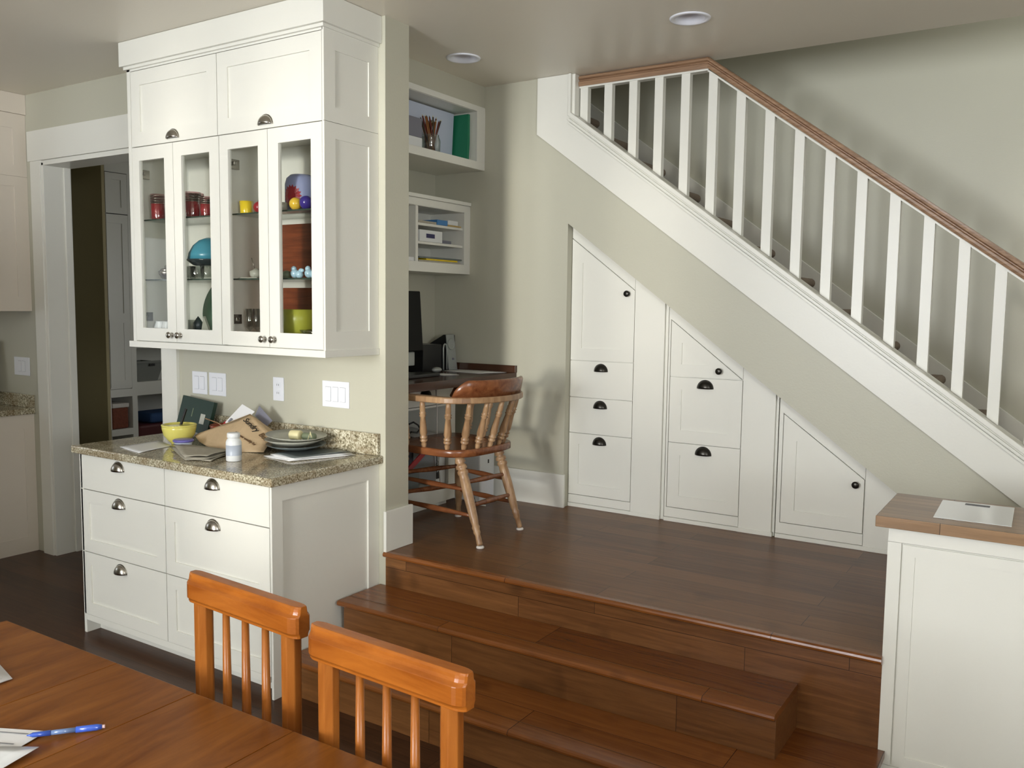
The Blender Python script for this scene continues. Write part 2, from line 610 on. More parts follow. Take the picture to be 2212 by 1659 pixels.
def shaker(b, poly, mp, thick=0.02, fw=0.06, rec=0.008, lift=0.0):
    """panel door: outer polygon, recessed inner polygon. front face at d=-lift"""
    n = len(poly)
    inn = inset(poly, fw)
    f0, f1, bk = -lift, -lift + rec, -lift + thick
    v = [mp(u, w, f0) for u, w in poly] + [mp(u, w, f0) for u, w in inn] + [mp(u, w, f1) for u, w in inn] + [mp(u, w, bk) for u, w in poly]
    f = []
    for i in range(n):
        j = (i + 1) % n
        f.append((i, j, n + j, n + i))
        f.append((n + i, n + j, 2 * n + j, 2 * n + i))
        f.append((3 * n + i, 3 * n + j, j, i))
    f.append(tuple(range(2 * n, 3 * n)))
    f.append(tuple(range(4 * n - 1, 3 * n - 1, -1)))
    b.add(v, f)
    return b


def rect(u0, u1, w0, w1):
    return [(u0, w0), (u1, w0), (u1, w1), (u0, w1)]


def cup_pull(parent, u, w, mp, mat, name='cup_pull', wd=0.084, ht=0.041, dp=0.027):
    """half dome pull; w = bottom rim height"""
    b = B()
    nu, nv = 16, 7
    v, f = [], []
    for i in range(nu + 1):
        th = PI * i / nu
        for j in range(nv + 1):
            ph = PI / 2 * j / nv
            v.append(mp(u + wd / 2 * math.cos(th), w + ht * math.sin(th) * math.cos(ph), -dp * math.sin(th) * math.sin(ph) - 0.001))
    for i in range(nu):
        for j in range(nv):
            f.append((i * (nv + 1) + j, (i + 1) * (nv + 1) + j, (i + 1) * (nv + 1) + j + 1, i * (nv + 1) + j + 1))
    b.add(v, f, True)
    # flat flange round the dome
    v, f = [], []
    for i in range(nu + 1):
        th = PI * i / nu
        for k in (1.0, 1.09):
            v.append(mp(u + wd / 2 * k * math.cos(th), w + ht * k * math.sin(th), -0.002))
    for i in range(nu):
        f.append((2 * i, 2 * i + 1, 2 * i + 3, 2 * i + 2))
    b.add(v, f)
    return b.build(name, mat, parent, solid=0.0016)


def knob(parent, u, w, mp, mat, r=0.016, name='knob'):
    p0 = Vector(mp(u, w, 0)); ax = Vector(mp(u, w, -1)) - p0
    b = B().lathe(p0, [(0, r * 0.65), (0.003, r * 0.6), (0.006, r * 0.36), (0.014, r * 0.36), (0.018, r * 0.85), (0.023, r), (0.027, r * 0.92), (0.030, r * 0.55), (0.031, 0.0)], 20, ax)
    return b.build(name, mat, parent)


# ------------------------------------------------------------------ measures
ZC = 2.841      # ceiling
L0 = 0.472      # landing
X0, XL, YF, YW = -2.61, -3.93, 2.332, 2.966
XP, YP = -2.57, 3.127
YN, YC = 4.203, 4.261
XNL = -3.25     # left wall of the desk nook

# ------------------------------------------------------------------ shell
struct('floor', B().box(-8, XR, YB, 5.5, -0.1, 0.0), 'floor')

# ceiling with two round holes for the recessed lights
LIGHTS = [(-2.656, 3.661), (-1.453, 3.662)]
bm = bmesh.new()
def loop(pts, z):
    vs = [bm.verts.new((x, y, z)) for x, y in pts]
    return [bm.edges.new((vs[i], vs[(i + 1) % len(vs)])) for i in range(len(vs))]
edges = loop([(-8, YB), (XR, YB), (XR, 4.335), (-3.35, 4.335), (-3.35, 5.5), (-8, 5.5)], ZC)
for lx, ly in LIGHTS:
    edges += loop([(lx + 0.068 * math.cos(2 * PI * k / 32), ly + 0.068 * math.sin(2 * PI * k / 32)) for k in range(32)], ZC)
bmesh.ops.triangle_fill(bm, use_beauty=True, edges=edges)
ret = bmesh.ops.extrude_face_region(bm, geom=bm.faces[:])
for e in ret['geom']:
    if isinstance(e, bmesh.types.BMVert):
        e.co.z += 0.14
bmesh.ops.recalc_face_normals(bm, faces=bm.faces)
me = bpy.data.meshes.new('ceiling'); bm.to_mesh(me); bm.free()
me.materials.append(M['ceil'])
ceil = bpy.data.objects.new('ceiling', me); COL.objects.link(ceil); ceil['kind'] = 'structure'

# wall behind the hutch, with the doorway
DX0, DX1, DZ = -5.275, -4.148, 2.422
b = B().box(-8, DX0, YW, YP, 0, ZC).box(DX1, XP, YW, YP, 0, ZC).box(DX0, DX1, YW, YP, DZ, ZC)
struct('wall_hutch', b, 'wall')
b = B().box(DX0 - 0.115, DX0 - 0.005, YW - 0.02, YW, 0, 2.435).box(DX1 + 0.005, DX1 + 0.125, YW - 0.02, YW, 0, 2.435)
b.box(-5.41, DX1 + 0.145, YW - 0.024, YW, 2.435, 2.614)
b.box(DX0 - 0.005, DX0 + 0.016, YW - 0.012, YP, 0, DZ).box(DX1 - 0.016, DX1 + 0.005, YW - 0.012, YP, 0, DZ)
b.box(DX0 - 0.005, DX1 + 0.005, YW - 0.012, YP, DZ - 0.016, DZ + 0.012)
b.box(DX0 + 0.016, DX0 + 0.028, YP - 0.05, YP - 0.01, 0, DZ - 0.016)
struct('trim_doorway', b, 'paint', 0.0015)

# nook walls
struct('wall_nook_left', B().box(XNL - 0.1, XNL, YP, 4.335, 0, ZC), 'wall')
slope = 0.741
oz = lambda x: 2.042 - slope * (x + 2.328)
sz = lambda x: 2.632 - 0.732 * (x + 2.333)
XO = -2.336
pts = [(XNL - 0.1, L0), (XO, L0), (XO, oz(XO)), (-0.209, L0), (0.618, L0), (XO, sz(XO) - 0.01), (XO, ZC), (XNL - 0.1, ZC)]
b = B()
mp = mpY(YN)
n = len(pts)
tris = [(0, 1, 2), (0, 2, 7), (2, 6, 7), (2, 5, 6), (2, 3, 5), (3, 4, 5)]
v = [mp(u, w, 0) for u, w in pts] + [mp(u, w, 0.098) for u, w in pts]
f = [t for t in tris] + [tuple(i + n for i in t[::-1]) for t in tris] + [(i, i + n, (i + 1) % n + n, (i + 1) % n) for i in range(n)]
b.add(v, f)
struct('wall_stair', b, 'wall')
struct('wall_stairwell', B().box(-3.35, XR, 5.25, 5.35, 0, 4.6).box(-3.45, -3.35, 4.335, 5.35, 0, 4.6).box(-3.35, XR, 4.335 - 0.12, 4.335, ZC + 0.14, 4.6).box(-3.45, XR, 4.2, 5.35, 4.6, 4.7), 'wall')
b = B().box(XR, XR + 0.1, YB, -1.7, 0, 4.6).box(XR, XR + 0.1, -0.1, 5.35, 0, 4.6).box(XR, XR + 0.1, -1.7, -0.1, 0, 1.15).box(XR, XR + 0.1, -1.7, -0.1, 2.5, 4.6)
struct('wall_right', b, 'wall')
b = B().box(XR - 0.02, XR, -1.79, -1.7, 1.06, 2.6).box(XR - 0.02, XR, -0.1, -0.01, 1.06, 2.6).box(XR - 0.02, XR, -1.7, -0.1, 2.5, 2.6).box(XR - 0.04, XR, -1.8, 0.0, 1.1, 1.15).box(XR + 0.03, XR + 0.07, -0.92, -0.88, 1.15, 2.5)
struct('window_6', b, 'paint')  # made-up window, opened to let the added side fill in
# wall behind the camera with its window openings
b = B()
xs = -8
for x0, x1, z0, z1 in BACK_WINDOWS:
    b.box(xs, x0, YB - 0.1, YB, 0, ZC)
    b.box(x0, x1, YB - 0.1, YB, 0, z0).box(x0, x1, YB - 0.1, YB, z1, ZC)
    xs = x1
b.box(xs, XR, YB - 0.1, YB, 0, ZC)
struct('wall_back', b, 'wall')
for i, (x0, x1, z0, z1) in enumerate(BACK_WINDOWS):
    b = B().box(x0 - 0.09, x0, YB, YB + 0.02, z0 - 0.09, z1 + 0.11).box(x1, x1 + 0.09, YB, YB + 0.02, z0 - 0.09, z1 + 0.11)
    b.box(x0, x1, YB, YB + 0.02, z1, z1 + 0.11).box(x0 - 0.1, x1 + 0.1, YB, YB + 0.05, z0 - 0.03, z0)
    xm = (x0 + x1) / 2
    b.box(x0, x0 + 0.04, YB - 0.07, YB - 0.03, z0, z1).box(x1 - 0.04, x1, YB - 0.07, YB - 0.03, z0, z1)
    b.box(x0, x1, YB - 0.07, YB - 0.03, z0, z0 + 0.04).box(x0, x1, YB - 0.07, YB - 0.03, z1 - 0.04, z1)
    b.box(xm - 0.02, xm + 0.02, YB - 0.07, YB - 0.03, z0, z1)
    struct('window_%d' % (i + 1), b, 'paint')
b = B()
b.box(-8.1, -8, YB, -0.6, 0, ZC).box(-8.1, -8, 1.0, 5.5, 0, ZC).box(-8.1, -8, -0.6, 1.0, 0, 0.95).box(-8.1, -8, -0.6, 1.0, 2.25, ZC)
struct('wall_left', b, 'wall')
struct('added_shade_partition', B().box(-4.95, -3.75, 0.4, 0.52, 0, 2.0), 'olive')  # unseen slab added only to shade the kitchen corner
# hall behind the doorway
struct('wall_hall', B().box(-8, -3.35, 5.4, 5.5, 0, ZC), 'wall')
struct('wall_hall_return', B().box(-8, -6.72, 4.0, 4.1, 0, ZC).box(-6.72, -6.30, 3.985, 4.01, 0, ZC), 'olive')

# baseboards
struct('baseboard_stair_wall', B().box(-2.64, XO + 0.01, YN - 0.016, YN, L0, 0.66).box(XNL, -2.64, YN - 0.016, YN, L0, 0.66), 'paint', 0.002)
struct('baseboard_wall_end', B().box(XP, XP + 0.016, YW - 0.015, YP + 0.016, L0, 0.66), 'paint', 0.002)

# ------------------------------------------------------------------ landing and steps
R1, R2 = L0 / 3, L0 * 2 / 3
lt = thing('floor_landing', 'raised brown plank landing in front of the under stair cabinets', 'floor', (-1.5, 3.6, 0))
lt['kind'] = 'structure'
B().box(XP, -0.449, YW, 5.25, 0.001, L0 - 0.004).box(-0.449, XR, 3.331, 5.25, 0.001, L0 - 0.004).box(XNL, XP, YP, 5.25, 0.001, L0 - 0.004).build('landing_base', 'riser', lt)
B().box(XP, -0.449, YW, 5.25, L0 - 0.004, L0).box(-0.449, XR, 3.331, 5.25, L0 - 0.004, L0).box(XNL, XP, YP, YN, L0 - 0.004, L0).build('landing_deck', 'landing', lt)
prof = [(YW + 0.01, L0), (YW - 0.014, L0), (YW - 0.021, L0 - 0.005), (YW - 0.023, L0 - 0.012), (YW - 0.021, L0 - 0.019), (YW - 0.014, L0 - 0.024), (YW + 0.01, L0 - 0.024)]
b = B().prism([(y, z + 0.0008) for y, z in prof], lambda u, w, d: (d, u, w), XP + 0.001, -0.449)
b.build('landing_nosing', 'tread', lt)


def step(name, label, x0, x1, yn, yb, z, h, right_return=False, left_return=False):
    t = thing(name, label, 'step', ((x0 + x1) / 2, yb, 0))
    e = 0.021
    pr = [(yb, z), (yn + 0.008, z), (yn + 0.002, z - 0.005), (yn, z - 0.012), (yn + 0.002, z - 0.019), (yn + 0.008, z - 0.024), (yb, z - 0.024)]
    B().prism(pr, lambda u, w, d: (d, u, w), x0 - (e if left_return else 0), x1 + (e if right_return else 0)).build('tread', 'tread', t)
    B().box(x0, x1, yn + 0.022, yb, z - h, z - 0.0245).build('riser', 'riser', t)
    B().box(x0 - (e if left_return else 0) + 0.001, x1, yn + 0.0775, yn + 0.0795, z + 0.0002, z + 0.0009).build('nosing_joint', 'landing', t)
    return t


step('wooden_step', 'lower brown wooden step, the wider of two, reaching the white half wall', X0 + 0.001, -0.448, 2.386, YW - 0.001, R1, R1 - 0.001, right_return=True)
step('wooden_step', 'upper brown wooden step, the narrower, standing on the lower step beside the hutch', X0 + 0.03, -0.713, 2.681, YW - 0.001, R2, R2 - R1 - 0.001, left_return=True)

# ------------------------------------------------------------------ half wall with butcher block top
hw = thing('half_wall_cabinet', 'white panelled half wall at the right end of the steps', 'cabinet', (0.0, 3.15, 0))
b = B().box(-0.448, 0.9, 2.974, 3.33, 0, 0.905)
b.build('body', 'paint', hw, 0.001)
B().box(-0.450, 0.9, 2.966, 2.974, 0.856, 0.905).box(-0.450, -0.410, 2.966, 2.974, 0.113, 0.856).box(-0.450, 0.9, 2.966, 2.974, 0.0, 0.111).build('face_frame', 'paint', hw, 0.0008)
b = B(); shaker(b, rect(-0.405, 0.35, 0.117, 0.851), mpY(2.967), 0.007, 0.036, 0.004)
b.build('panel', 'paint', hw)
worktop = B().box(-0.487, 0.95, 2.938, 3.353, 0.9055, 0.941).build('butcher_block_top', 'butcher', None, 0.002, org=(0.2, 3.15, 0.9055))
tag(worktop, 'thick butcher block slab topping the white half wall', 'countertop')
b = B().add([(-0.334, 3.313, 0.9425), (-0.118, 3.323, 0.9425), (-0.112, 3.020, 0.9425), (-0.329, 3.016, 0.9425)], [(0, 1, 2, 3)])
pr = thing('printed_sheet', 'white printed letter sheet lying on the half wall top', 'paper', (-0.22, 3.17, 0.942))
b.build('sheet', 'paper_blue', pr, solid=0.001)
B().box(-0.262, -0.188, 3.27, 3.30, 0.9431, 0.9436).build('printed_banner', 'greyink', pr)

# ------------------------------------------------------------------ hutch: base cabinet
base = thing('base_cabinet', 'white base cabinet with six drawers under the granite counter', 'cabinet', ((XL + X0) / 2, YW, 0))
b = B().box(XL + 0.001, XL + 0.02, YF, YW - 0.001, 0, 0.876).box(X0 - 0.030, X0 - 0.0125, YF + 0.0205, YW - 0.001, 0, 0.876)
b.box(XL + 0.02, X0 - 0.013, YF + 0.022, YW - 0.001, 0.09, 0.876)
b.box(XL + 0.02, X0 - 0.03, YF + 0.002, YF + 0.03, 0.062, 0.092)
b.box(XL + 0.02, X0 - 0.03, YF + 0.07, YF + 0.09, 0, 0.09)
b.build('body', 'paint', base, 0.001)
b = B(); shaker(b, rect(YF, YW - 0.001, 0.0, 0.876), mpX(X0), 0.006, 0.066, 0.005)
b = B()
inn = rect(2.388, 2.896, 0.12, 0.808)
outp = rect(YF, YW - 0.001, 0.0, 0.876)
def framed(b, outer, inner, mp, thick, rec):
    n = len(outer)
    v = [mp(u, w, 0) for u, w in outer] + [mp(u, w, 0) for u, w in inner] + [mp(u, w, rec) for u, w in inner] + [mp(u, w, thick) for u, w in outer]
    f = []
    for i in range(n):
        j = (i + 1) % n
        f += [(i, j, n + j, n + i), (n + i, n + j, 2 * n + j, 2 * n + i), (3 * n + i, 3 * n + j, j, i)]
    f.append(tuple(range(2 * n, 3 * n))); f.append(tuple(range(4 * n - 1, 3 * n - 1, -1)))
    b.add(v, f); return b
framed(b, outp, inn, mpX(X0), 0.0115, 0.0095).build('end_panel', 'paint', base)
cols = [(-3.922, -3.2875), (-3.2835, -2.625)]
rows = [(0.7075, 0.872, 0), (0.4045, 0.7035, 1), (0.0945, 0.4005, 1)]
hx = [(-3.6185, ), (-2.963, )]
for ci, (a, c) in enumerate(cols):
    for z0, z1, pan in rows:
        b = B()
        if pan:
            shaker(b, rect(a, c, z0, z1), mpY(YF), 0.019, 0.06, 0.007)
        else:
            b.box(a, c, YF, YF + 0.019, z0, z1)
        d = b.build('drawer', 'paint', base, 0.0008 if not pan else 0)
        hz = {0.7075: 0.822, 0.4045: 0.650, 0.0945: 0.343}[z0]
        cup_pull(d, hx[ci][0], hz, mpY(YF), 'nickel')

# granite counter and splash
ct = thing('granite_counter', 'speckled granite counter with backsplash on the white base cabinet', 'countertop', (-3.25, 2.64, 0.878))
B().box(-3.955, -2.583, 2.306, YW - 0.001, 0.8765, 0.912).build('slab', 'granite', ct, 0.006, seg=3)
B().box(-3.94 + 0.0, -2.60, YW - 0.022, YW - 0.001, 0.9125, 1.012).build('backsplash', 'granite', ct, 0.003)

# ------------------------------------------------------------------ hutch: wall cabinet
UY, UB, UT = 2.635, 1.40, 2.72
up = thing('hutch_wall_cabinet', 'white wall cabinet with four glass doors reaching the ceiling', 'cabinet', ((XL + X0) / 2, YW, UB))
b = B()
b.box(XL, XL + 0.018, UY + 0.022, YW - 0.001, UB, UT).box(X0 - 0.024, X0 - 0.006, UY + 0.022, YW - 0.001, UB, UT)
b.box(XL, X0 - 0.006, UY + 0.022, YW - 0.001, UB, UB + 0.018).box(XL, X0 - 0.006, UY + 0.022, YW - 0.001, 2.33, 2.348)
b.box(XL, X0 - 0.006, UY + 0.022, YW - 0.001, UT - 0.018, UT).box(XL, X0 - 0.006, YW - 0.012, YW - 0.001, UB, UT)
b.box(-3.272, -3.248, UY + 0.022, YW - 0.012, UB, 2.34)
b.box(XL + 0.018, X0 - 0.024, UY + 0.024, UY + 0.03, 2.348, UT - 0.018)
b.box(XL, XL + 0.024, UY, UY + 0.022, UB, UT).box(X0 - 0.012, X0 - 0.0065, UY, UY + 0.022, UB, UT).box(XL, X0 - 0.0065, UY, UY + 0.022, 2.703, UT)
b.build('body', 'paint', up, 0.0008)
b = B().box(-3.952, X0 + 0.006, UY - 0.01, YW - 0.001, 1.37, UB).build('light_rail', 'paint', up, 0.0015)
B().box(-3.955, X0 + 0.022, UY - 0.025, YW - 0.001, 2.726, ZC - 0.001).box(-3.94, X0 + 0.008, UY - 0.012, YW - 0.001, 2.712, 2.726).build('crown', 'paint', up, 0.0015)
b = B()
pan = [rect(2.699, 2.905, 2.405, 2.634), rect(2.699, 2.905, 1.478, 2.277)]
framed(b, rect(UY, YW - 0.001, 2.3435, 2.712), pan[0], mpX(X0), 0.006, 0.005)
framed(b, rect(UY, YW - 0.001, UB, 2.3415), pan[1], mpX(X0), 0.006, 0.005)
b.build('end_panel', 'paint', up)
for (a, c), hxx in (((-3.902, -3.2715), -3.584), ((-3.2675, -2.6235), -2.955)):
    b = B(); shaker(b, rect(a, c, 2.3435, 2.700), mpY(UY - 0.0), 0.019, 0.068, 0.008)
    d = b.build('upper_door', 'paint', up)
    cup_pull(d, hxx, 2.358, mpY(UY), 'nickel')
GD = [(-3.904, -3.5915, -3.850, -3.657, -3.622), (-3.5885, -3.264, -3.530, -3.330, -3.558), (-3.260, -2.949, -3.203, -3.008, -2.978), (-2.946, -2.6235, -2.882, -2.688, -2.915)]
for a, c, g0, g1, kx in GD:
    b = B()
    z0, z1, p0, p1 = 1.4045, 2.3395, 1.467, 2.275
    mp = mpY(UY)
    o_, i_ = rect(a, c, z0, z1), rect(g0, g1, p0, p1)
    v = [mp(u, w, 0) for u, w in o_] + [mp(u, w, 0) for u, w in i_] + [mp(u, w, 0.019) for u, w in i_] + [mp(u, w, 0.019) for u, w in o_]
    f = []
    for i in range(4):
        j = (i + 1) % 4
        f += [(i, j, 4 + j, 4 + i), (4 + i, 4 + j, 8 + j, 8 + i), (8 + i, 8 + j, 12 + j, 12 + i), (12 + i, 12 + j, j, i)]
    b.add(v, f)
    d = b.build('glass_door', 'paint', up)
    B().box(g0 - 0.004 + 0.0045, g1 - 0.0005, UY + 0.010, UY + 0.0135, p0 + 0.0005, p1 - 0.0005).build('pane', 'glass', d)
    knob(d, kx, 1.437, mp, 'nickel', 0.0155)
for hz in (1.52, 2.22):
    for hx_ in (XL + 0.02, -3.248):
        B().box(hx_, hx_ + 0.022, UY + 0.03, UY + 0.085, hz - 0.022, hz + 0.022).box(hx_ + 0.02, hx_ + 0.05, UY + 0.03, UY + 0.045, hz - 0.008, hz + 0.008).build('hinge', 'nickel', up, 0.002)
for zz in (2.0, 1.706):
    for a, c in ((XL + 0.0185, -3.2725), (-3.2475, X0 - 0.0245)):
        gs = B().box(a, c, 2.692, YW - 0.0125, zz - 0.007, zz).build('glass_shelf', 'shelfglass', up)
        B().box(a, c, 2.69, 2.6918, zz - 0.0065, zz - 0.0003).build('shelf_edge', 'shelfedge', gs)
for lx in (-3.45, -2.83):
    B().lathe((lx, 2.80, 2.322), [(0, 0.028), (0.006, 0.034), (0.0079, 0.034)], 24).build('puck_light', 'nickel', up)


# ------------------------------------------------------------------ glassware and dishes inside the hutch
def tumbler(x, y, z, r, h, mat, label, group=None, bands=True, name='tumbler', bandmat='nickel'):
    t = thing(name, label, 'glass', (x, y, z), group)
    B().lathe((x, y, z), [(0, r * 0.85), (0.004, r * 0.88), (h, r), (h, r - 0.0022), (0.008, r * 0.82), (0.008, 0)], 24).build('glass_body', mat, t)
    if mat == 'redglass':
        B().lathe((x, y, z + 0.003), [(0, r * 0.86), (h * 0.60, r * 0.95), (h * 0.60, 0)], 24).build('red_base', 'redliq', t)
    if bands:
        for k in range(4):
            hh = h * (0.62 + 0.1 * k)
            rr = r * (0.88 + 0.12 * hh / h) + 0.0006
            B().lathe((x, y, z + hh), [(0, rr), (0.0025, rr), (0.0025, rr - 0.0005), (0, rr - 0.0005)], 24, cap=False).build('gold_band', bandmat, t)
    return t


S1, S2, S3 = 2.0005, 1.7065, 1.4185
GR = 'red glasses on the top glass shelf'
tumbler(-3.850, 2.735, S1, 0.037, 0.125, 'redglass', 'red banded tumbler, leftmost on the top shelf behind the first glass door', GR)
tumbler(-3.765, 2.80, S1, 0.036, 0.115, 'redglass', 'red banded tumbler half hidden by the door stile between the first two panes', GR)
tumbler(-3.640, 2.80, S1, 0.036, 0.125, 'redglass', 'red tumbler at the left edge of the second pane', GR)
tumbler(-3.585, 2.735, S1, 0.040, 0.120, 'redglass', 'tallest red tumbler seen whole through the second glass door', GR)
tumbler(-3.51, 2.80, S1, 0.032, 0.085, 'redglass', 'short red glass behind and right of the tallest red tumbler', GR, bands=False)
tumbler(-3.475, 2.73, S1, 0.032, 0.092, 'redglass', 'red patterned glass at the right edge of the second glass door', GR)
tumbler(-3.197, 2.73, S1, 0.031, 0.056, 'yel', 'small yellow votive cup on the top shelf behind the third glass door', bands=False, name='votive_cup')
orn = thing('red_ornament', 'dark red ornament with a thin spike beside the small yellow votive cup', 'ornament', (-3.118, 2.735, S1))
B().sphere((-3.118, 2.735, S1 + 0.026), 0.026, 20, 12).build('globe', 'mugred', orn)
B().turned((-3.118, 2.735, S1 + 0.05), (-3.118, 2.735, S1 + 0.088), [(0, 0.007), (0.3, 0.004), (1, 0.001)], 10).build('spike', 'nickel', orn)
# lavender canister with red sunburst
KX_, KY_, KR = -2.935, 2.815, 0.070
cn = thing('canister', 'lavender rounded canister with a red sunburst on the top shelf', 'canister', (KX_, KY_, S1))
B().lathe((KX_, KY_, S1), [(0, KR * 0.9), (0.005, KR), (0.125, KR), (0.15, KR * 0.9), (0.166, KR * 0.65), (0.172, 0)], 32).build('body', 'lav', cn)
b = B()
def on_cyl(ax, zz, r):
    a = -PI / 2 + ax / r
    return Vector((KX_ + r * math.cos(a), KY_ + r * math.sin(a), zz))
zc, rc, ax0 = S1 + 0.068, KR + 0.0012, 0.012
vv = [on_cyl(ax0, zc, rc)]
for kk in range(36):
    rr = 0.050 if kk % 2 == 0 else 0.039
    an = 2 * PI * kk / 36
    vv.append(on_cyl(ax0 + rr * math.cos(an), zc + rr * math.sin(an), rc))
for kk in range(36):
    an = 2 * PI * kk / 36
    vv.append(on_cyl(ax0 + 0.022 * math.cos(an), zc + 0.022 * math.sin(an), rc + 0.0006))
b.add(vv, [(1 + kk, 1 + (kk + 1) % 36, 37 + (kk + 1) % 36, 37 + kk) for kk in range(36)] + [(0, 37 + kk, 37 + (kk + 1) % 36) for kk in range(36)])
b.build('sunburst_motif', 'mugred', cn)
t = B().sphere((-2.872, 2.722, S1 + 0.0275), 0.0275).build('glass_ball', 'ballyel', None, org=(-2.872, 2.722, S1)); tag(t, 'yellow glass ball in front of the lavender canister', 'ornament')
t = B().sphere((-2.812, 2.728, S1 + 0.030), 0.030).build('glass_ball', 'indigo', None, org=(-2.812, 2.728, S1)); tag(t, 'deep indigo glass ball right of the yellow ball', 'ornament')
dd = B().lathe((-2.80, 2.84, S1), [(0, 0.035), (0.01, 0.04), (0.05, 0.06), (0.08, 0.066), (0.078, 0.062), (0.012, 0.035), (0.01, 0)], 24).build('dark_dish', 'charcoal', None, org=(-2.80, 2.84, S1)); tag(dd, 'small dark dish behind the two glass balls', 'dish')
cc_ = B().lathe((-2.945, 2.712, S1), [(0, 0.022), (0.035, 0.026), (0.035, 0.024), (0.003, 0.018), (0.003, 0)], 20).build('small_cup', 'stone', None, org=(-2.945, 2.712, S1)); tag(cc_, 'small grey cup in front of the lavender canister', 'cup')
# middle shelf
sb = thing('sugar_bowl', 'small silver lidded bowl behind the first glass door', 'bowl', (-3.80, 2.74, S2))
B().lathe((-3.80, 2.74, S2), [(0, 0.022), (0.004, 0.024), (0.010, 0.03), (0.028, 0.040), (0.040, 0.041), (0.041, 0.036)], 24).build('bowl', 'nickel', sb)
B().lathe((-3.80, 2.74, S2 + 0.041), [(0, 0.034), (0.012, 0.026), (0.016, 0.010), (0.024, 0.012), (0.030, 0.006), (0.033, 0)], 24).build('lid', 'nickel', sb)
GG = 'cut crystal glasses on the middle shelf'
for i, (x, y, lb) in enumerate(((-3.625, 2.735, 'cut crystal glass under the dark bowl, the left one'), (-3.55, 2.725, 'cut crystal glass in the middle under the dark bowl'), (-3.475, 2.73, 'cut crystal glass under the dark bowl at the right edge of the pane'))):
    t = B().lathe((x, y, S2), [(0, 0.026), (0.004, 0.030), (0.062, 0.034), (0.062, 0.032), (0.010, 0.026), (0.010, 0)], 24, rib=0.05, nrib=12).build('crystal_glass', 'clear', None, org=(x, y, S2))
    tag(t, lb, 'glass', GG)
t = B().lathe((-3.52, 2.775, S2 + 0.063), [(0, 0.06), (0.004, 0.075), (0.022, 0.100), (0.030, 0.110), (0.030, 0.104), (0.008, 0.070), (0.006, 0)], 36).build('shallow_bowl', 'charcoal', None, org=(-3.52, 2.775, S2 + 0.063))
tag(t, 'dark shallow bowl resting on the crystal glasses', 'bowl')
t = B().lathe((-3.52, 2.775, S2 + 0.094), [(0, 0.100), (0.03, 0.094), (0.065, 0.075), (0.092, 0.045), (0.104, 0.012), (0.106, 0)], 36).build('turquoise_bowl', 'blue', None, org=(-3.52, 2.775, S2 + 0.094)); tag(t, 'turquoise bowl turned upside down on the dark shallow bowl', 'bowl')
ts = thing('tea_set_tray', 'small pewter tea pot on a tray behind the third glass door', 'teapot', (-3.16, 2.74, S2))
B().box(-3.22, -3.10, 2.70, 2.79, S2, S2 + 0.004).build('tray', 'stone', ts, 0.001)
B().lathe((-3.155, 2.745, S2 + 0.0045), [(0, 0.02), (0.008, 0.028), (0.028, 0.030), (0.036, 0.014), (0.042, 0.006), (0.044, 0)], 20).build('pot', 'stone', ts)
B().tube([(-3.13, 2.745, S2 + 0.02), (-3.11, 2.745, S2 + 0.03), (-3.102, 2.745, S2 + 0.045)], [0.005, 0.004, 0.003]).build('spout', 'stone', ts)
B().tube([(-3.165, 2.745, S2 + 0.045), (-3.185, 2.745, S2 + 0.095)], 0.002).build('spoon', 'nickel', ts)
for x, y, lb in ((-2.872, 2.73, 'pale blue glass figure left of its twin on the middle shelf'), (-2.79, 2.735, 'pale blue glass figure at the right edge of the fourth pane')):
    b = B().sphere((x - 0.016, y, S2 + 0.020), 0.020).sphere((x + 0.012, y, S2 + 0.016), 0.018).sphere((x - 0.022, y, S2 + 0.040), 0.013).sphere((x + 0.024, y, S2 + 0.033), 0.012, scale=(1.3, 0.8, 0.8))
    t = b.build('glass_figure', 'blueglass', None, org=(x, y, S2)); tag(t, lb, 'figurine', 'blue glass figures')
t = B().lathe((-2.955, 2.745, S2), [(0, 0.02), (0.02, 0.024), (0.03, 0.016), (0.034, 0.006), (0.035, 0)], 20).build('small_dish', 'sage', None, org=(-2.955, 2.745, S2)); tag(t, 'small green lidded dish left of the pale blue glass figures', 'dish')
t = B().box(-3.235, -2.655, 2.935, 2.952, S2 + 0.001, 1.968).build('wooden_board', 'boxwood', None, 0.003, org=(-2.95, 2.94, S2)); tag(t, 'chestnut wooden board leaning behind the pale blue glass figures', 'board')
# bottom
for x, lb in ((-3.850, 'white porcelain pitcher at the left on the cabinet floor'), (-3.795, 'white porcelain cup right of the white pitcher')):
    t = B().lathe((x, 2.735, S3), [(0, 0.022), (0.02, 0.031), (0.05, 0.032), (0.075, 0.024), (0.08, 0.026), (0.078, 0.022), (0.01, 0.018), (0.01, 0)], 24).build('white_pitcher', 'whiteplastic', None, org=(x, 2.76, S3)); tag(t, lb, 'pitcher')
b = B().lathe((-3.50, 2.860, S3 + 0.165), [(0, 0.155), (0.006, 0.16), (0.010, 0.12), (0.012, 0)], 40, (0.05, -0.97, 0.30))
t = b.build('round_platter', 'seafoam', None, org=(-3.56, 2.9, S3)); tag(t, 'large sea green platter standing on the cabinet floor', 'platter')
t = B().lathe((-3.56, 2.735, S3), [(0, 0.022), (0.005, 0.024), (0.03, 0.008), (0.05, 0.022), (0.075, 0.024), (0.10, 0.008), (0.11, 0)], 20).build('dark_vase', 'charcoal', None, org=(-3.655, 2.78, S3)); tag(t, 'slim dark vase in front of the sea green platter', 'vase')
t = B().lathe((-3.63, 2.75, S3), [(0, 0.025), (0.004, 0.028), (0.09, 0.036), (0.09, 0.034), (0.008, 0.026), (0.008, 0)], 24).build('clear_tumbler', 'clear', None, org=(-3.72, 2.80, S3)); tag(t, 'clear glass tumbler left of the slim dark vase', 'glass')
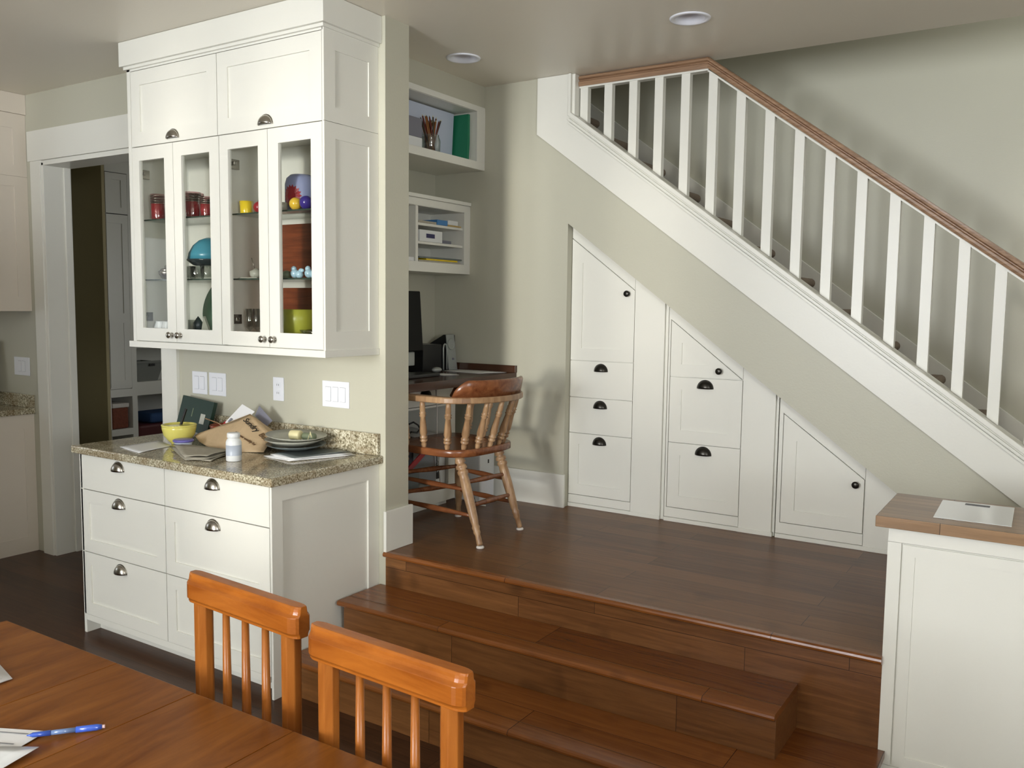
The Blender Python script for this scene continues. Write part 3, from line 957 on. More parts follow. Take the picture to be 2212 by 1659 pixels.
b = B(); b.prism([(-3.53, S3), (-3.44, S3), (-3.50, S3 + 0.11)], lambda u, w, d: (u, 2.72 + d, w), 0, 0.012)
t = b.build('folded_card', 'stone', None, org=(-3.56, 2.8, S3)); tag(t, 'grey triangular standing card right of the slim dark vase', 'card')
for x, lb in ((-3.19, 'tall clear flute behind the third glass door, the left one'), (-3.142, 'tall clear flute behind the third glass door, the right one')):
    t = B().lathe((x, 2.735, S3), [(0, 0.024), (0.003, 0.022), (0.006, 0.004), (0.05, 0.004), (0.065, 0.018), (0.15, 0.021), (0.15, 0.019), (0.068, 0.014), (0.066, 0)], 20).build('flute_glass', 'clear', None, org=(x, 2.79, S3)); tag(t, lb, 'glass', 'clear flutes')
t = B().box(-3.235, -2.66, 2.90, 2.945, S3, 1.668).build('wooden_box', 'boxwood', None, 0.003, org=(-2.87, 2.92, S3)); tag(t, 'reddish wooden box at the back of the cabinet floor behind the lime dish', 'box')
t = B().lathe((-2.935, 2.80, S3), [(0, 0.06), (0.01, 0.072), (0.10, 0.086), (0.150, 0.09), (0.150, 0.086), (0.012, 0.068), (0.01, 0)], 32).build('lime_planter', 'lime', None, org=(-2.985, 2.80, S3)); tag(t, 'large lime green pot behind the fourth glass door', 'pot')
t = B().lathe((-2.775, 2.76, S3), [(0, 0.035), (0.008, 0.042), (0.04, 0.072), (0.062, 0.084), (0.062, 0.080), (0.012, 0.04), (0.01, 0)], 28).build('glass_dish', 'clear', None, org=(-2.845, 2.76, S3)); tag(t, 'clear glass dish in front of the lime green pot', 'dish')


# ------------------------------------------------------------------ switch and outlet plates
def switch_plate(x0, x1, z0, z1, n, label, y=YW, gang=True, outlet=False):
    t = thing('outlet_plate' if outlet else 'switch_plate', label, 'outlet' if outlet else 'switch', ((x0 + x1) / 2, y, z0))
    B().box(x0, x1, y - 0.006, y - 0.0003, z0, z1).build('plate', 'plate', t, 0.002)
    w = 0.033
    for k in range(n):
        xc = x0 + (x1 - x0) * (k + 0.5) / n if n > 1 else (x0 + x1) / 2
        if n > 1:
            xc = (x0 + x1) / 2 + (k - (n - 1) / 2) * 0.046
        zm = (z0 + z1) / 2
        if outlet:
            for dz in (-0.02, 0.02):
                o = B().box(xc - 0.014, xc + 0.014, y - 0.0085, y - 0.006, zm + dz - 0.014, zm + dz + 0.014).build('socket', 'plate', t, 0.002)
                B().box(xc - 0.007, xc - 0.005, y - 0.009, y - 0.0084, zm + dz - 0.004, zm + dz + 0.006).box(xc + 0.005, xc + 0.007, y - 0.009, y - 0.0084, zm + dz - 0.004, zm + dz + 0.006).build('slots', 'ink', o)
        else:
            fr = B().box(xc - w / 2 - 0.0012, xc + w / 2 + 0.0012, y - 0.0064, y - 0.0058, zm - 0.0345, zm + 0.0345).build('rocker_gap', 'slot', t)
            B().prism([(y - 0.0062, zm - 0.033), (y - 0.0095, zm - 0.033), (y - 0.0070, zm + 0.033), (y - 0.0062, zm + 0.033)], lambda u, v_, d: (d, u, v_), xc - w / 2, xc + w / 2).build('rocker', 'plate', t)
    return t


switch_plate(-3.912, -3.793, 1.112, 1.231, 2, 'white double switch plate, left of the touching pair above the counter')
switch_plate(-3.776, -3.645, 1.112, 1.231, 2, 'white double switch plate, right of the touching pair above the counter')
switch_plate(-3.293, -3.219, 1.117, 1.233, 1, 'white duplex outlet plate between the switches above the counter', outlet=True)
switch_plate(-2.957, -2.787, 1.112, 1.235, 3, 'white triple switch plate near the wall end')
switch_plate(-5.685, -5.507, 1.118, 1.234, 2, 'white switch plate on the shaded kitchen wall left of the doorway')

# ------------------------------------------------------------------ items on the granite counter
CZ = 0.9125
YB_ = (-3.588, 2.635)
yb = thing('yellow_mixing_bowl', 'ribbed pale yellow bowl on the granite counter', 'bowl', (YB_[0], YB_[1], CZ))
B().lathe((YB_[0], YB_[1], CZ), [(0, 0.036), (0.006, 0.037), (0.018, 0.050), (0.045, 0.070), (0.075, 0.0775), (0.090, 0.0785)], 72, rib=0.014, nrib=36).build('bowl', 'yellowbowl', yb)
B().lathe((YB_[0], YB_[1], CZ + 0.088), [(0, 0.079), (0.004, 0.082), (0.008, 0.080), (0.008, 0.075), (-0.035, 0.065), (-0.075, 0.035), (-0.077, 0)], 48, cap=False).build('rim', 'yellowbowl', yb)
t = B().rbox((-3.600, 2.665, CZ + 0.115), (0.006, 0.005, 0.055), Matrix.Rotation(0.25, 3, 'Y') @ Matrix.Rotation(-0.2, 3, 'X')).build('black_spatula', 'black', None, 0.003, org=(-3.6, 2.66, CZ + 0.05))
tag(t, 'black utensil handle standing in the yellow bowl', 'utensil')
pc = thing('plastic_tub', 'small clear tub with a purple lid beside the yellow bowl', 'container', (-3.450, 2.555, CZ))
B().lathe((-3.450, 2.555, CZ), [(0, 0.030), (0.004, 0.033), (0.034, 0.042)], 32).build('tub', 'frosted', pc)
B().lathe((-3.450, 2.555, CZ + 0.034), [(0, 0.044), (0.003, 0.047), (0.009, 0.047), (0.012, 0.042), (0.012, 0)], 32).build('lid', 'purple', pc)
OB = (-3.545, 2.864)
ob = B().lathe((OB[0], OB[1], CZ), [(0, 0.030), (0.008, 0.038), (0.040, 0.062), (0.070, 0.070), (0.073, 0.067), (0.04, 0.056), (0.012, 0.032), (0.011, 0)], 36).build('orange_bowl', 'orangebowl', None, org=(OB[0], OB[1], CZ))
tag(ob, 'orange brown bowl tucked behind the paper bag', 'bowl')
t = B().sphere((OB[0] + 0.022, OB[1] + 0.01, CZ + 0.074), 0.024, scale=(1.2, 1, 0.9)).build('red_packet', 'red', None, org=(OB[0], OB[1], CZ + 0.06)); tag(t, 'small red packet lying in the orange brown bowl', 'packet')
t = B().tube([(OB[0] - 0.09, OB[1] - 0.04, CZ + 0.100), (OB[0] - 0.03, OB[1] - 0.01, CZ + 0.078), (OB[0] + 0.03, OB[1] + 0.0, CZ + 0.05)], 0.003).build('wooden_spoon', 'wornwood', None, org=(OB[0], OB[1], CZ + 0.06)); tag(t, 'thin wooden stick lying across the orange brown bowl', 'utensil')
# dark green box leaning on wall
gb = thing('green_game_box', 'dark green flat box leaning on the wall behind the yellow bowl', 'box', (-3.80, 2.90, CZ))
rm = Matrix.Rotation(math.radians(-14), 3, 'X') @ Matrix.Rotation(math.radians(5), 3, 'Y')
gc = Vector((-3.795, 2.893, CZ + 0.098))
B().rbox(gc, (0.128, 0.012, 0.086), rm).build('box_body', 'green', gb, 0.002)
B().rbox(gc + rm @ Vector((0.068, -0.0125, -0.012)), (0.018, 0.001, 0.026), rm).build('label', 'stone', gb)
B().rbox(gc + rm @ Vector((-0.02, -0.0125, 0.01)), (0.003, 0.0008, 0.022), rm).build('mark', 'sage', gb)
# brown paper bag, tented
bag = thing('brown_paper_bag', 'crumpled brown newspaper bag tented open with printed words', 'bag', (-3.28, 2.72, CZ))
P_ = dict(tip=(-3.545, 2.69, .950), tip2=(-3.52, 2.70, .965), r1=(-3.43, 2.72, .998), r2=(-3.33, 2.75, 1.030), apex=(-3.275, 2.80, 1.066), ra=(-3.20, 2.80, 1.030), right=(-3.105, 2.80, .975), rb=(-3.085, 2.735, .936), bb=(-3.06, 2.69, .918), b1=(-3.16, 2.655, .9135), b2=(-3.28, 2.635, .9135), b3=(-3.40, 2.645, .918), b4=(-3.48, 2.665, .930), m1=(-3.31, 2.70, .995), m2=(-3.22, 2.715, .980), m3=(-3.40, 2.685, .962))
keys = list(P_.keys())
ix = {k: i for i, k in enumerate(keys)}
fc = [('tip', 'b4', 'm3', 'tip2'), ('tip2', 'm3', 'r1'), ('r1', 'm3', 'm1', 'r2'), ('m3', 'b4', 'b3'), ('m3', 'b3', 'b2', 'm1'), ('m1', 'b2', 'b1', 'm2'), ('r2', 'm1', 'm2', 'apex'), ('apex', 'm2', 'ra'), ('ra', 'm2', 'rb', 'right'), ('m2', 'b1', 'bb', 'rb')]
b = B().add([P_[k] for k in keys], [tuple(ix[k] for k in q) for q in fc], True)
o = b.build('front_sheet', 'kraft', bag)
md = o.modifiers.new('sub', 'SUBSURF'); md.levels = 2; md.render_levels = 2; md.subdivision_type = 'SIMPLE'
md = o.modifiers.new('solid', 'SOLIDIFY'); md.thickness = 0.0015
B().add([P_['tip'], P_['apex'], P_['right'], (-3.08, 2.90, .914), (-3.30, 2.93, .914), (-3.50, 2.80, .914)], [(0, 1, 5), (1, 4, 5), (1, 2, 3, 4)], False).build('back_sheet', 'kraft', bag, solid=0.0015)


def text(body, size, loc, xdir, normal, mat, parent, name='lettering', align='LEFT', ext=0.0004):
    c = bpy.data.curves.new(name, 'FONT')
    c.body = body; c.size = size; c.extrude = ext; c.align_x = align; c.align_y = 'CENTER'; c.shear = 0.2 if parent.name.startswith('brown') else 0.0
    o = bpy.data.objects.new(name, c)
    COL.objects.link(o)
    c.materials.append(M[mat])
    x = Vector(xdir).normalized(); z = Vector(normal).normalized()
    z = (z - x * z.dot(x)).normalized()
    y = z.cross(x)
    m = Matrix((x, y, z)).transposed().to_4x4()
    off = Vector(parent.get('_org', (0, 0, 0))) if parent else Vector((0, 0, 0))
    m.translation = Vector(loc) - off
    bpy.context.view_layer.update()
    me = bpy.data.meshes.new_from_object(o.evaluated_get(bpy.context.evaluated_depsgraph_get()))
    bpy.data.objects.remove(o)
    me.materials.clear(); me.materials.append(M[mat])
    o = bpy.data.objects.new(name, me)
    COL.objects.link(o)
    o.parent = parent
    o.matrix_local = m
    return o


def tri_n(a, b_, c):
    a, b_, c = Vector(a), Vector(b_), Vector(c)
    n_ = (b_ - a).cross(c - a).normalized()
    return -n_ if n_.y > 0 else n_


def on_tri(a, b_, c, u, v_, lift=0.003):
    a, b_, c = Vector(a), Vector(b_), Vector(c)
    return a + (b_ - a) * u + (c - a) * v_ + tri_n(a, b_, c) * lift


# lettering slopes down the right facet
n1 = tri_n(P_['apex'], P_['m2'], P_['ra'])
n2 = tri_n(P_['ra'], P_['m2'], P_['rb'])
o1 = Vector(P_['apex']) * 0.62 + Vector(P_['m2']) * 0.38 + n1 * 0.006
e1 = Vector(P_['right']) * 0.35 + Vector(P_['rb']) * 0.65 + n2 * 0.006
tdir = (e1 - o1).normalized()
t0 = o1 - (e1 - o1) * 0.10 + Vector((0, -0.004, 0))
text('Sundry', 0.038, t0, tdir, (n1 + n2), 'ink', bag, ext=0.0012)
text('Bus', 0.036, t0 + tdir * 0.128, tdir, (n1 + n2), 'brownink', bag, ext=0.001)
o2 = Vector(P_['m1']) * 0.55 + Vector(P_['m2']) * 0.45 + Vector((0, -0.006, 0.003))
e2 = Vector(P_['rb']) * 0.3 + Vector(P_['bb']) * 0.7 + Vector((0, -0.006, 0.003))
text('The new weekly for', 0.019, o2, e2 - o2, n2, 'brownink', bag, ext=0.001)
# white flyers sticking out of the bag
fl = thing('folded_flyer', 'white folded flyer poking out behind the paper bag', 'paper', (-3.37, 2.84, CZ))
B().add([(-3.445, 2.79, 1.012), (-3.365, 2.83, 1.104), (-3.30, 2.85, 1.070), (-3.37, 2.80, 0.985)], [(0, 1, 2, 3)]).build('sheet', 'paper', fl, solid=0.001)
B().add([(-3.425, 2.791, 1.018), (-3.410, 2.798, 1.036), (-3.402, 2.800, 1.032), (-3.417, 2.793, 1.014)], [(0, 1, 2, 3)]).build('printed_block', 'greyink', fl, solid=0.003)
t = B().add([(-3.31, 2.86, 1.05), (-3.29, 2.87, 1.098), (-3.21, 2.88, 1.03), (-3.24, 2.87, 1.00)], [(0, 1, 2, 3)]).build('grey_flyer', 'greybox', None, solid=0.001, org=(-3.27, 2.86, CZ)); tag(t, 'grey flyer standing right of the white flyer', 'paper')
# bottle
bt = thing('pill_bottle', 'white plastic bottle with a cap at the counter edge', 'bottle', (-3.02, 2.49, CZ))
B().lathe((-3.02, 2.49, CZ), [(0, 0.031), (0.003, 0.033), (0.082, 0.033), (0.092, 0.029), (0.098, 0.024), (0.101, 0.024)], 36).build('bottle_body', 'whiteplastic', bt)
B().lathe((-3.02, 2.49, CZ + 0.025), [(0, 0.0332), (0.045, 0.0332), (0.045, 0.0328), (0, 0.0328)], 36, cap=False).build('label_band', 'frosted', bt)
B().lathe((-3.02, 2.49, CZ + 0.101), [(0, 0.026), (0.002, 0.0275), (0.018, 0.0275), (0.021, 0.025), (0.021, 0)], 36, rib=0.01, nrib=24).build('cap', 'whiteplastic', bt)


def sheet(name, pts, z, mat, label, cat='paper', thick=0.0012, waves=0.004, group=None, n=6):
    """slightly curled sheet from 4 corners"""
    a, b_, c, d = [Vector((p[0], p[1], 0)) for p in pts]
    v, f = [], []
    ph = random.random() * 6
    for i in range(n + 1):
        for j in range(n + 1):
            u, w = i / n, j / n
            p = a * (1 - u) * (1 - w) + b_ * u * (1 - w) + c * u * w + d * (1 - u) * w
            edge = max(abs(u - .5), abs(w - .5)) * 2
            p.z = z + thick + waves * (0.5 + 0.5 * math.sin(ph + 5 * u + 4 * w)) * edge ** 2
            v.append(p)
    for i in range(n):
        for j in range(n):
            k = i * (n + 1) + j
            f.append((k, k + 1, k + n + 2, k + n + 1))
    cx = (a + c) / 2
    o = B().add(v, f, True).build(name, mat, None, solid=thick, org=(cx.x, cx.y, z))
    if label:
        tag(o, label, cat, group)
    return o


sheet('paper_sheet', [(-3.715, 2.402), (-3.498, 2.356), (-3.56, 2.575), (-3.745, 2.625)], CZ, 'paper', 'white sheet lying flat at the left end of the counter', waves=0.002)
for k, (dz, lb) in enumerate(((0.0, 'bottom newspaper of the flat stack in front of the purple lidded tub'), (0.0095, 'middle newspaper of the flat stack in front of the purple lidded tub'), (0.019, 'top newspaper of the flat stack in front of the purple lidded tub'))):
    o = 0.008 * k
    sheet('newspaper', [(-3.49 + o, 2.515), (-3.175 + o, 2.36 - o), (-3.07 - 0.01 * k, 2.405), (-3.16 + o, 2.60 - o)], CZ + dz, 'newsprint', lb, 'newspaper', waves=0.006, thick=0.0025, group='newspapers on the counter')
for k, (dx, lb) in enumerate(((0, 'bottom magazine under the stacked plates'), (0.02, 'middle magazine under the stacked plates'), (0.035, 'top magazine under the stacked plates'))):
    sheet('magazine', [(-2.99 + dx, 2.63 + dx), (-2.80, 2.60 + dx), (-2.69 - dx, 2.90), (-2.93, 2.92 - dx)], CZ + 0.005 * k, 'paper' if k != 2 else 'stone_d', lb, 'magazine', waves=0.004, thick=0.002, group='magazines on the counter')
# stacked plates
PX, PY = -2.965, 2.79
t = B().lathe((PX + 0.01, PY, CZ + 0.017), [(0, 0.06), (0.004, 0.07), (0.012, 0.105), (0.024, 0.135), (0.026, 0.135), (0.016, 0.10), (0.006, 0.06), (0.006, 0)], 40).build('stacked_plate', 'stone_d', None, org=(PX, PY, CZ + .017)); tag(t, 'dark grey shallow plate at the bottom of the stack of three', 'plate', 'stacked plates')
t = B().lathe((PX, PY, CZ + 0.034), [(0, 0.055), (0.004, 0.065), (0.016, 0.105), (0.030, 0.134), (0.032, 0.134), (0.018, 0.10), (0.006, 0.06), (0.006, 0)], 40).build('stacked_plate', 'stone', None, org=(PX, PY, CZ + .034)); tag(t, 'pale grey plate in the middle of the stack of three', 'plate', 'stacked plates')
t = B().lathe((PX + 0.006, PY + 0.005, CZ + 0.056), [(0, 0.055), (0.004, 0.065), (0.014, 0.105), (0.027, 0.138), (0.029, 0.138), (0.016, 0.10), (0.006, 0.06), (0.006, 0)], 40, (0.05, 0, 1)).build('stacked_plate', 'stone', None, org=(PX, PY, CZ + .056)); tag(t, 'tilted plate on top of the stack of three holding candles', 'plate', 'stacked plates')
t = B().lathe((-2.975, 2.78, CZ + 0.084), [(0, 0.021), (0.002, 0.022), (0.05, 0.022), (0.052, 0.02), (0.052, 0)], 20, (1, 0.15, 0)).build('cream_candle', 'cream', None, org=(-2.95, 2.78, CZ + .06)); tag(t, 'short cream candle lying on the top plate', 'candle')
t = B().lathe((-2.915, 2.80, CZ + 0.080), [(0, 0.016), (0.002, 0.017), (0.06, 0.017), (0.062, 0.015), (0.062, 0)], 20, (1, 0.1, 0)).build('green_candle', 'sage', None, org=(-2.9, 2.8, CZ + .06)); tag(t, 'sage green candle lying right of the cream candle', 'candle')
t = B().tube([(-2.86, 2.77, CZ + 0.07), (-2.85, 2.775, CZ + 0.10), (-2.835, 2.77, CZ + 0.085), (-2.842, 2.768, CZ + 0.11)], 0.002).build('twine', 'cream', None, org=(-2.85, 2.77, CZ + .07)); tag(t, 'bit of pale twine at the right edge of the top plate', 'twine')

# ------------------------------------------------------------------ kitchen cabinets left of the doorway
KX = -5.46
k = thing('kitchen_wall_cabinet', 'cream wall cabinet left of the doorway with a panelled end', 'cabinet', (-5.9, YW, 1.527))
B().box(-6.6, KX - 0.006, 2.62, YW - 0.001, 1.527, 2.72).build('body', 'paint_k', k, 0.001)
b = B(); framed(b, rect(2.62, YW - 0.001, 1.527, 2.345), rect(2.70, 2.885, 1.615, 2.285), mpX(KX), 0.0055, 0.005); framed(b, rect(2.62, YW - 0.001, 2.347, 2.72), rect(2.70, 2.887, 2.412, 2.632), mpX(KX), 0.0055, 0.005)
b.build('end_panel', 'paint_k', k)
B().box(-6.6, KX + 0.012, 2.60, YW - 0.001, 2.721, ZC - 0.001).build('crown', 'paint_k', k, 0.001)
k = thing('kitchen_base_cabinet', 'cream base cabinet left of the doorway under a dark granite top', 'cabinet', (-5.9, YW, 0))
B().box(-6.6, -5.487, 2.36, YW - 0.001, 0, 0.88).build('body', 'paint_k', k, 0.001)
b = B(); framed(b, rect(2.36, YW - 0.001, 0, 0.88), rect(2.43, 2.90, 0.10, 0.79), mpX(-5.481), 0.0055, 0.004); b.build('end_panel', 'paint_k', k)
k = thing('kitchen_counter', 'granite counter slab with splash on the cream kitchen cabinet', 'countertop', (-5.9, YW, 0.881))
B().box(-6.6, -5.464, 2.34, YW - 0.001, 0.8815, 0.918).build('slab', 'granite', k, 0.003)
B().box(-6.6, -5.467, YW - 0.022, YW - 0.001, 0.9185, 1.0).build('backsplash', 'granite', k, 0.002)
t = B().rbox((-5.99, 2.90, 1.13), (0.14, 0.012, 0.208), Matrix.Rotation(math.radians(-9), 3, 'X')).build('black_board', 'black', None, 0.006, org=(-5.99, 2.88, 0.92)); tag(t, 'tall black board leaning on the kitchen splash at the left edge', 'board')
t = B().lathe((-5.845, 2.80, 0.9185), [(0, 0.055), (0.004, 0.06), (0.10, 0.06), (0.13, 0.04), (0.14, 0.03), (0.14, 0.027), (0.10, 0.056), (0.006, 0.055), (0.006, 0)], 28).build('glass_jar', 'clear', None, org=(-5.845, 2.8, 0.9185)); tag(t, 'clear glass jar on the kitchen counter at the left edge', 'jar')

# ------------------------------------------------------------------ lockers in the hall beyond the doorway
HX = -6.30
lk = thing('hall_locker', 'tall white locker unit with cubbies in the hall beyond the doorway', 'locker', (-6.5, 4.5, 0))
b = B().box(-6.72, HX - 0.02, 4.012, 4.03, 0, 2.64).box(-6.72, HX - 0.02, 4.215, 4.235, 0, 2.64).box(-6.72, HX - 0.02, 4.96, 4.98, 0, 2.64)
b.box(-6.72, -6.70, 4.012, 4.98, 0, 2.64).box(-6.72, HX - 0.02, 4.012, 4.98, 2.62, 2.64)
b.box(-6.72, HX - 0.02, 4.03, 4.96, 0.90, 0.92).box(-6.72, HX - 0.02, 4.03, 4.96, 0.84, 0.86).box(-6.72, HX - 0.02, 4.03, 4.215, 0.56, 0.58).box(-6.72, HX - 0.02, 4.03, 4.96, 0, 0.08)
b.box(-6.72, HX - 0.02, 4.235, 4.96, 1.22, 1.24)
b.build('carcass', 'paint', lk)
B().box(HX - 0.02, HX, 4.20, 4.245, 0, 0.838).box(HX - 0.02, HX, 4.20, 4.245, 0.90, 2.59).box(HX - 0.02, HX, 4.012, 4.99, 0.838, 0.90).box(HX - 0.02, HX, 4.012, 4.2, 0.53, 0.582).box(HX - 0.02, HX, 4.245, 4.99, 0.90, 0.947).box(HX - 0.02, HX, 4.012, 4.99, 2.59, 2.72).box(HX - 0.02, HX, 4.93, 4.99, 0.947, 2.59).box(HX - 0.02, HX, 4.93, 4.99, 0, 0.838).build('face_frame', 'paint', lk)
b = B(); shaker(b, rect(4.016, 4.198, 2.275, 2.585), mpX(HX), 0.018, 0.05, 0.007); b.build('locker_door', 'paint', lk)
b = B(); framed(b, rect(4.016, 4.198, 0.905, 2.268), rect(4.02, 4.148, 1.50, 2.20), mpX(HX), 0.018, 0.007); d = b.build('locker_door', 'paint', lk)
b = B(); framed(b, rect(4.018, 4.196, 0.92, 1.45), rect(4.022, 4.14, 0.97, 1.425), mpX(HX + 0.004), 0.004, 0.0035); b.build('lower_panel', 'paint', lk)
b = B(); shaker(b, rect(4.25, 4.925, 1.245, 2.585), mpX(HX), 0.018, 0.06, 0.007); b.build('locker_door', 'paint', lk)
gbk = thing('grey_storage_basket', 'grey basket in the upper cubby of the hall locker', 'basket', (-6.45, 4.38, 0.921))
v = []
B().add([(-6.60, 4.27, 0.95), (-6.33, 4.27, 0.95), (-6.33, 4.45, 0.95), (-6.60, 4.45, 0.95), (-6.62, 4.25, 1.10), (-6.31, 4.25, 1.10), (-6.31, 4.50, 1.10), (-6.62, 4.50, 1.10)], [(0, 1, 2, 3), (0, 1, 5, 4), (1, 2, 6, 5), (2, 3, 7, 6), (3, 0, 4, 7)]).build('basket_body', 'greybasket', gbk, solid=0.006)
B().box(-6.312, -6.300, 4.245, 4.505, 1.095, 1.113).build('rim', 'greybasket', gbk)
B().box(-6.304, -6.299, 4.36, 4.41, 1.07, 1.09).build('handle_hole', 'ink', gbk)
wb = thing('wicker_basket', 'reddish wicker basket with a white liner in the low cubby', 'basket', (-6.45, 4.1, 0.581))
B().box(-6.6, -6.32, 4.04, 4.175, 0.583, 0.75).build('basket_body', 'wicker', wb, 0.01)
B().box(-6.605, -6.315, 4.036, 4.18, 0.75, 0.785).build('liner', 'liner', wb, 0.006)
t = B().box(-6.65, -6.30, 4.25, 4.80, 0.081, 0.59).build('maroon_bin', 'maroon', None, 0.02, org=(-6.45, 4.5, 0.081)); tag(t, 'maroon bin in the open lower bay of the hall locker', 'bin')
t = B().box(-6.6, -6.33, 4.38, 4.75, 0.591, 0.675).build('blue_cloth', 'bluefab', None, 0.03, org=(-6.45, 4.55, 0.591), seg=3); tag(t, 'folded blue cloth on the maroon bin', 'cloth')

# ------------------------------------------------------------------ under stair cabinets
lowtop = lambda x: oz(x)
def under_unit(label, xa, xb, xend):
    t = thing('under_stair_cabinet', label, 'cabinet', ((xa + xb) / 2, YC, L0), 'white cabinets built in under the stairs')
    zt = lambda x: max(oz(x) - 0.002, L0 + 0.001)
    pts = [(xa, L0 + 0.001), (xb, L0 + 0.001), (xb, zt(xb)), (xa, zt(xa))] if zt(xb) > L0 + 0.01 else [(xa, L0 + 0.001), (xb, L0 + 0.001), (xa, zt(xa))]
    B().prism(pts, mpY(YC + 0.010), 0, 0.04).build('carcass', 'paint', t)
    return t


def drop(poly, t, name, fw=0.064, panel=True, rec=0.006):
    b = B()
    if panel:
        shaker(b, poly, mpY(YC - 0.006), 0.0155, fw, rec)
    else:
        b.prism(poly, mpY(YC - 0.006), 0, 0.0155)
    return b.build(name, 'paint', t)


YD = YC - 0.006
u1 = under_unit('tallest white under stair cabinet with a slanted door and three drawers', XO + 0.001, -1.762, None)
d = drop([(-2.333, 1.302), (-1.952, 1.302), (-1.952, 1.684), (-2.333, 1.968)], u1, 'slanted_door', 0.066)
knob(d, -1.991, 1.668, mpY(YD), 'bronze', 0.017)
for z0, z1, pnl, hz in ((1.097, 1.298, False, 1.243), (0.896, 1.093, False, 1.040), (0.545, 0.892, True, 0.838)):
    d = drop(rect(-2.333, -1.952, z0, z1), u1, 'drawer', 0.06, pnl)
    cup_pull(d, -2.143, hz, mpY(YD), 'bronze', wd=0.078, ht=0.04)
B().prism([(-1.948, L0 + 0.022), (-1.777, L0 + 0.022), (-1.777, oz(-1.777) - 0.004), (-1.948, oz(-1.948) - 0.004)], mpY(YC - 0.008), 0, 0.0170).build('filler_panel', 'paint', u1)
B().box(XO + 0.002, -1.952, YC - 0.010, YC + 0.009, L0 + 0.001, L0 + 0.022).box(-1.952, -1.777, YC - 0.013, YC + 0.009, L0 + 0.001, L0 + 0.022).build('plinth', 'paint', u1)
u2 = under_unit('middle white under stair cabinet with a small triangular door and two drawers', -1.755, -1.174, None)
d = drop([(-1.739, 1.243), (-1.360, 1.243), (-1.739, 1.532)], u2, 'slanted_door', [0.062, 0.055, 0.06])
knob(d, -1.473, 1.280, mpY(YD), 'bronze', 0.017)
for z0, z1, hz in ((0.897, 1.238, 1.186), (0.550, 0.893, 0.842)):
    d = drop(rect(-1.739, -1.355, z0, z1), u2, 'drawer', 0.064, True)
    cup_pull(d, -1.547, hz, mpY(YD), 'bronze', wd=0.082, ht=0.042)
B().prism([(-1.351, L0 + 0.022), (-1.186, L0 + 0.022), (-1.186, oz(-1.186) - 0.004), (-1.351, oz(-1.351) - 0.004)], mpY(YC - 0.008), 0, 0.0170).build('filler_panel', 'paint', u2)
B().box(-1.753, -1.355, YC - 0.010, YC + 0.009, L0 + 0.001, L0 + 0.022).box(-1.355, -1.18, YC - 0.013, YC + 0.009, L0 + 0.001, L0 + 0.022).build('plinth', 'paint', u2)
u3 = under_unit('lowest white under stair cabinet with one slanted door', -1.167, -0.215, None)
d = drop([(-1.143, 0.553), (-0.762, 0.553), (-0.762, 0.806), (-1.143, 1.087)], u3, 'slanted_door', 0.064)
knob(d, -0.797, 0.782, mpY(YD), 'bronze', 0.017)
B().prism([(-0.756, L0 + 0.022), (-0.30, L0 + 0.022), (-0.30, oz(-0.30) - 0.004), (-0.756, oz(-0.756) - 0.004)], mpY(YC - 0.008), 0, 0.0170).build('filler_panel', 'paint', u3)
B().box(-1.165, -0.758, YC - 0.010, YC + 0.009, L0 + 0.001, L0 + 0.022).box(-0.758, -0.25, YC - 0.013, YC + 0.009, L0 + 0.001, L0 + 0.022).build('plinth', 'paint', u3)

def rails(t, polys):
    for p_, nm in zip(polys, ('slanted_rail', 'bottom_rail') if len(polys) == 2 else ('slanted_rail', 'stile', 'bottom_rail')):
        B().prism(p_, mpY(YC - 0.0055), 0, 0.0150).build(nm, 'paint', t)
zo = lambda x: oz(x) - 0.003
rails(u1, [[(-2.333, 1.9735), (-1.9505, 1.6895), (-1.9505, zo(-1.9505)), (-2.333, zo(-2.333))], rect(-2.333, -1.9505, 0.496, 0.5415)])
rails(u2, [[(-1.7425, 1.5385), (-1.3535, 1.2435), (-1.3535, zo(-1.3535)), (-1.7425, zo(-1.7425))], rect(-1.753, -1.7425, 0.496, zo(-1.7425) - 0.002), rect(-1.7425, -1.3535, 0.496, 0.5465)])
rails(u3, [[(-1.1465, 1.0935), (-0.7585, 0.8095), (-0.7585, zo(-0.7585)), (-1.1465, zo(-1.1465))], rect(-1.165, -1.1465, 0.496, zo(-1.1465) - 0.002), rect(-1.1465, -0.7585, 0.496, 0.5495)])

# ------------------------------------------------------------------ staircase
st = thing('staircase', 'carpeted staircase with a white stringer rising to the left', 'staircase', (-0.2, 4.8, L0))
# stringer skin on the wall face
SB = lambda x: 2.539 - 0.7306 * (x + 2.535)
XE = 0.45
b = B()
poly = [(-2.535, ZC - 0.001), (-2.535, SB(-2.535)), (XE - 0.16, SB(XE - 0.16)), (XE, sz(XE)), (-2.333, 2.632), (-2.333, ZC - 0.001)]
mp = mpY(4.188)
n = len(poly)
v = [mp(u, w, 0) for u, w in poly] + [mp(u, w, 0.0145) for u, w in poly]
tris = [(0, 1, 4, 5), (1, 2, 3, 4)]
f = tris + [tuple(i + n for i in q[::-1]) for q in tris] + [(i, i + n, (i + 1) % n + n, (i + 1) % n) for i in range(n)]
b.add(v, f).build('stringer', 'paint', st, 0.001)
dn = Vector((1, 0, -0.732)).normalized()
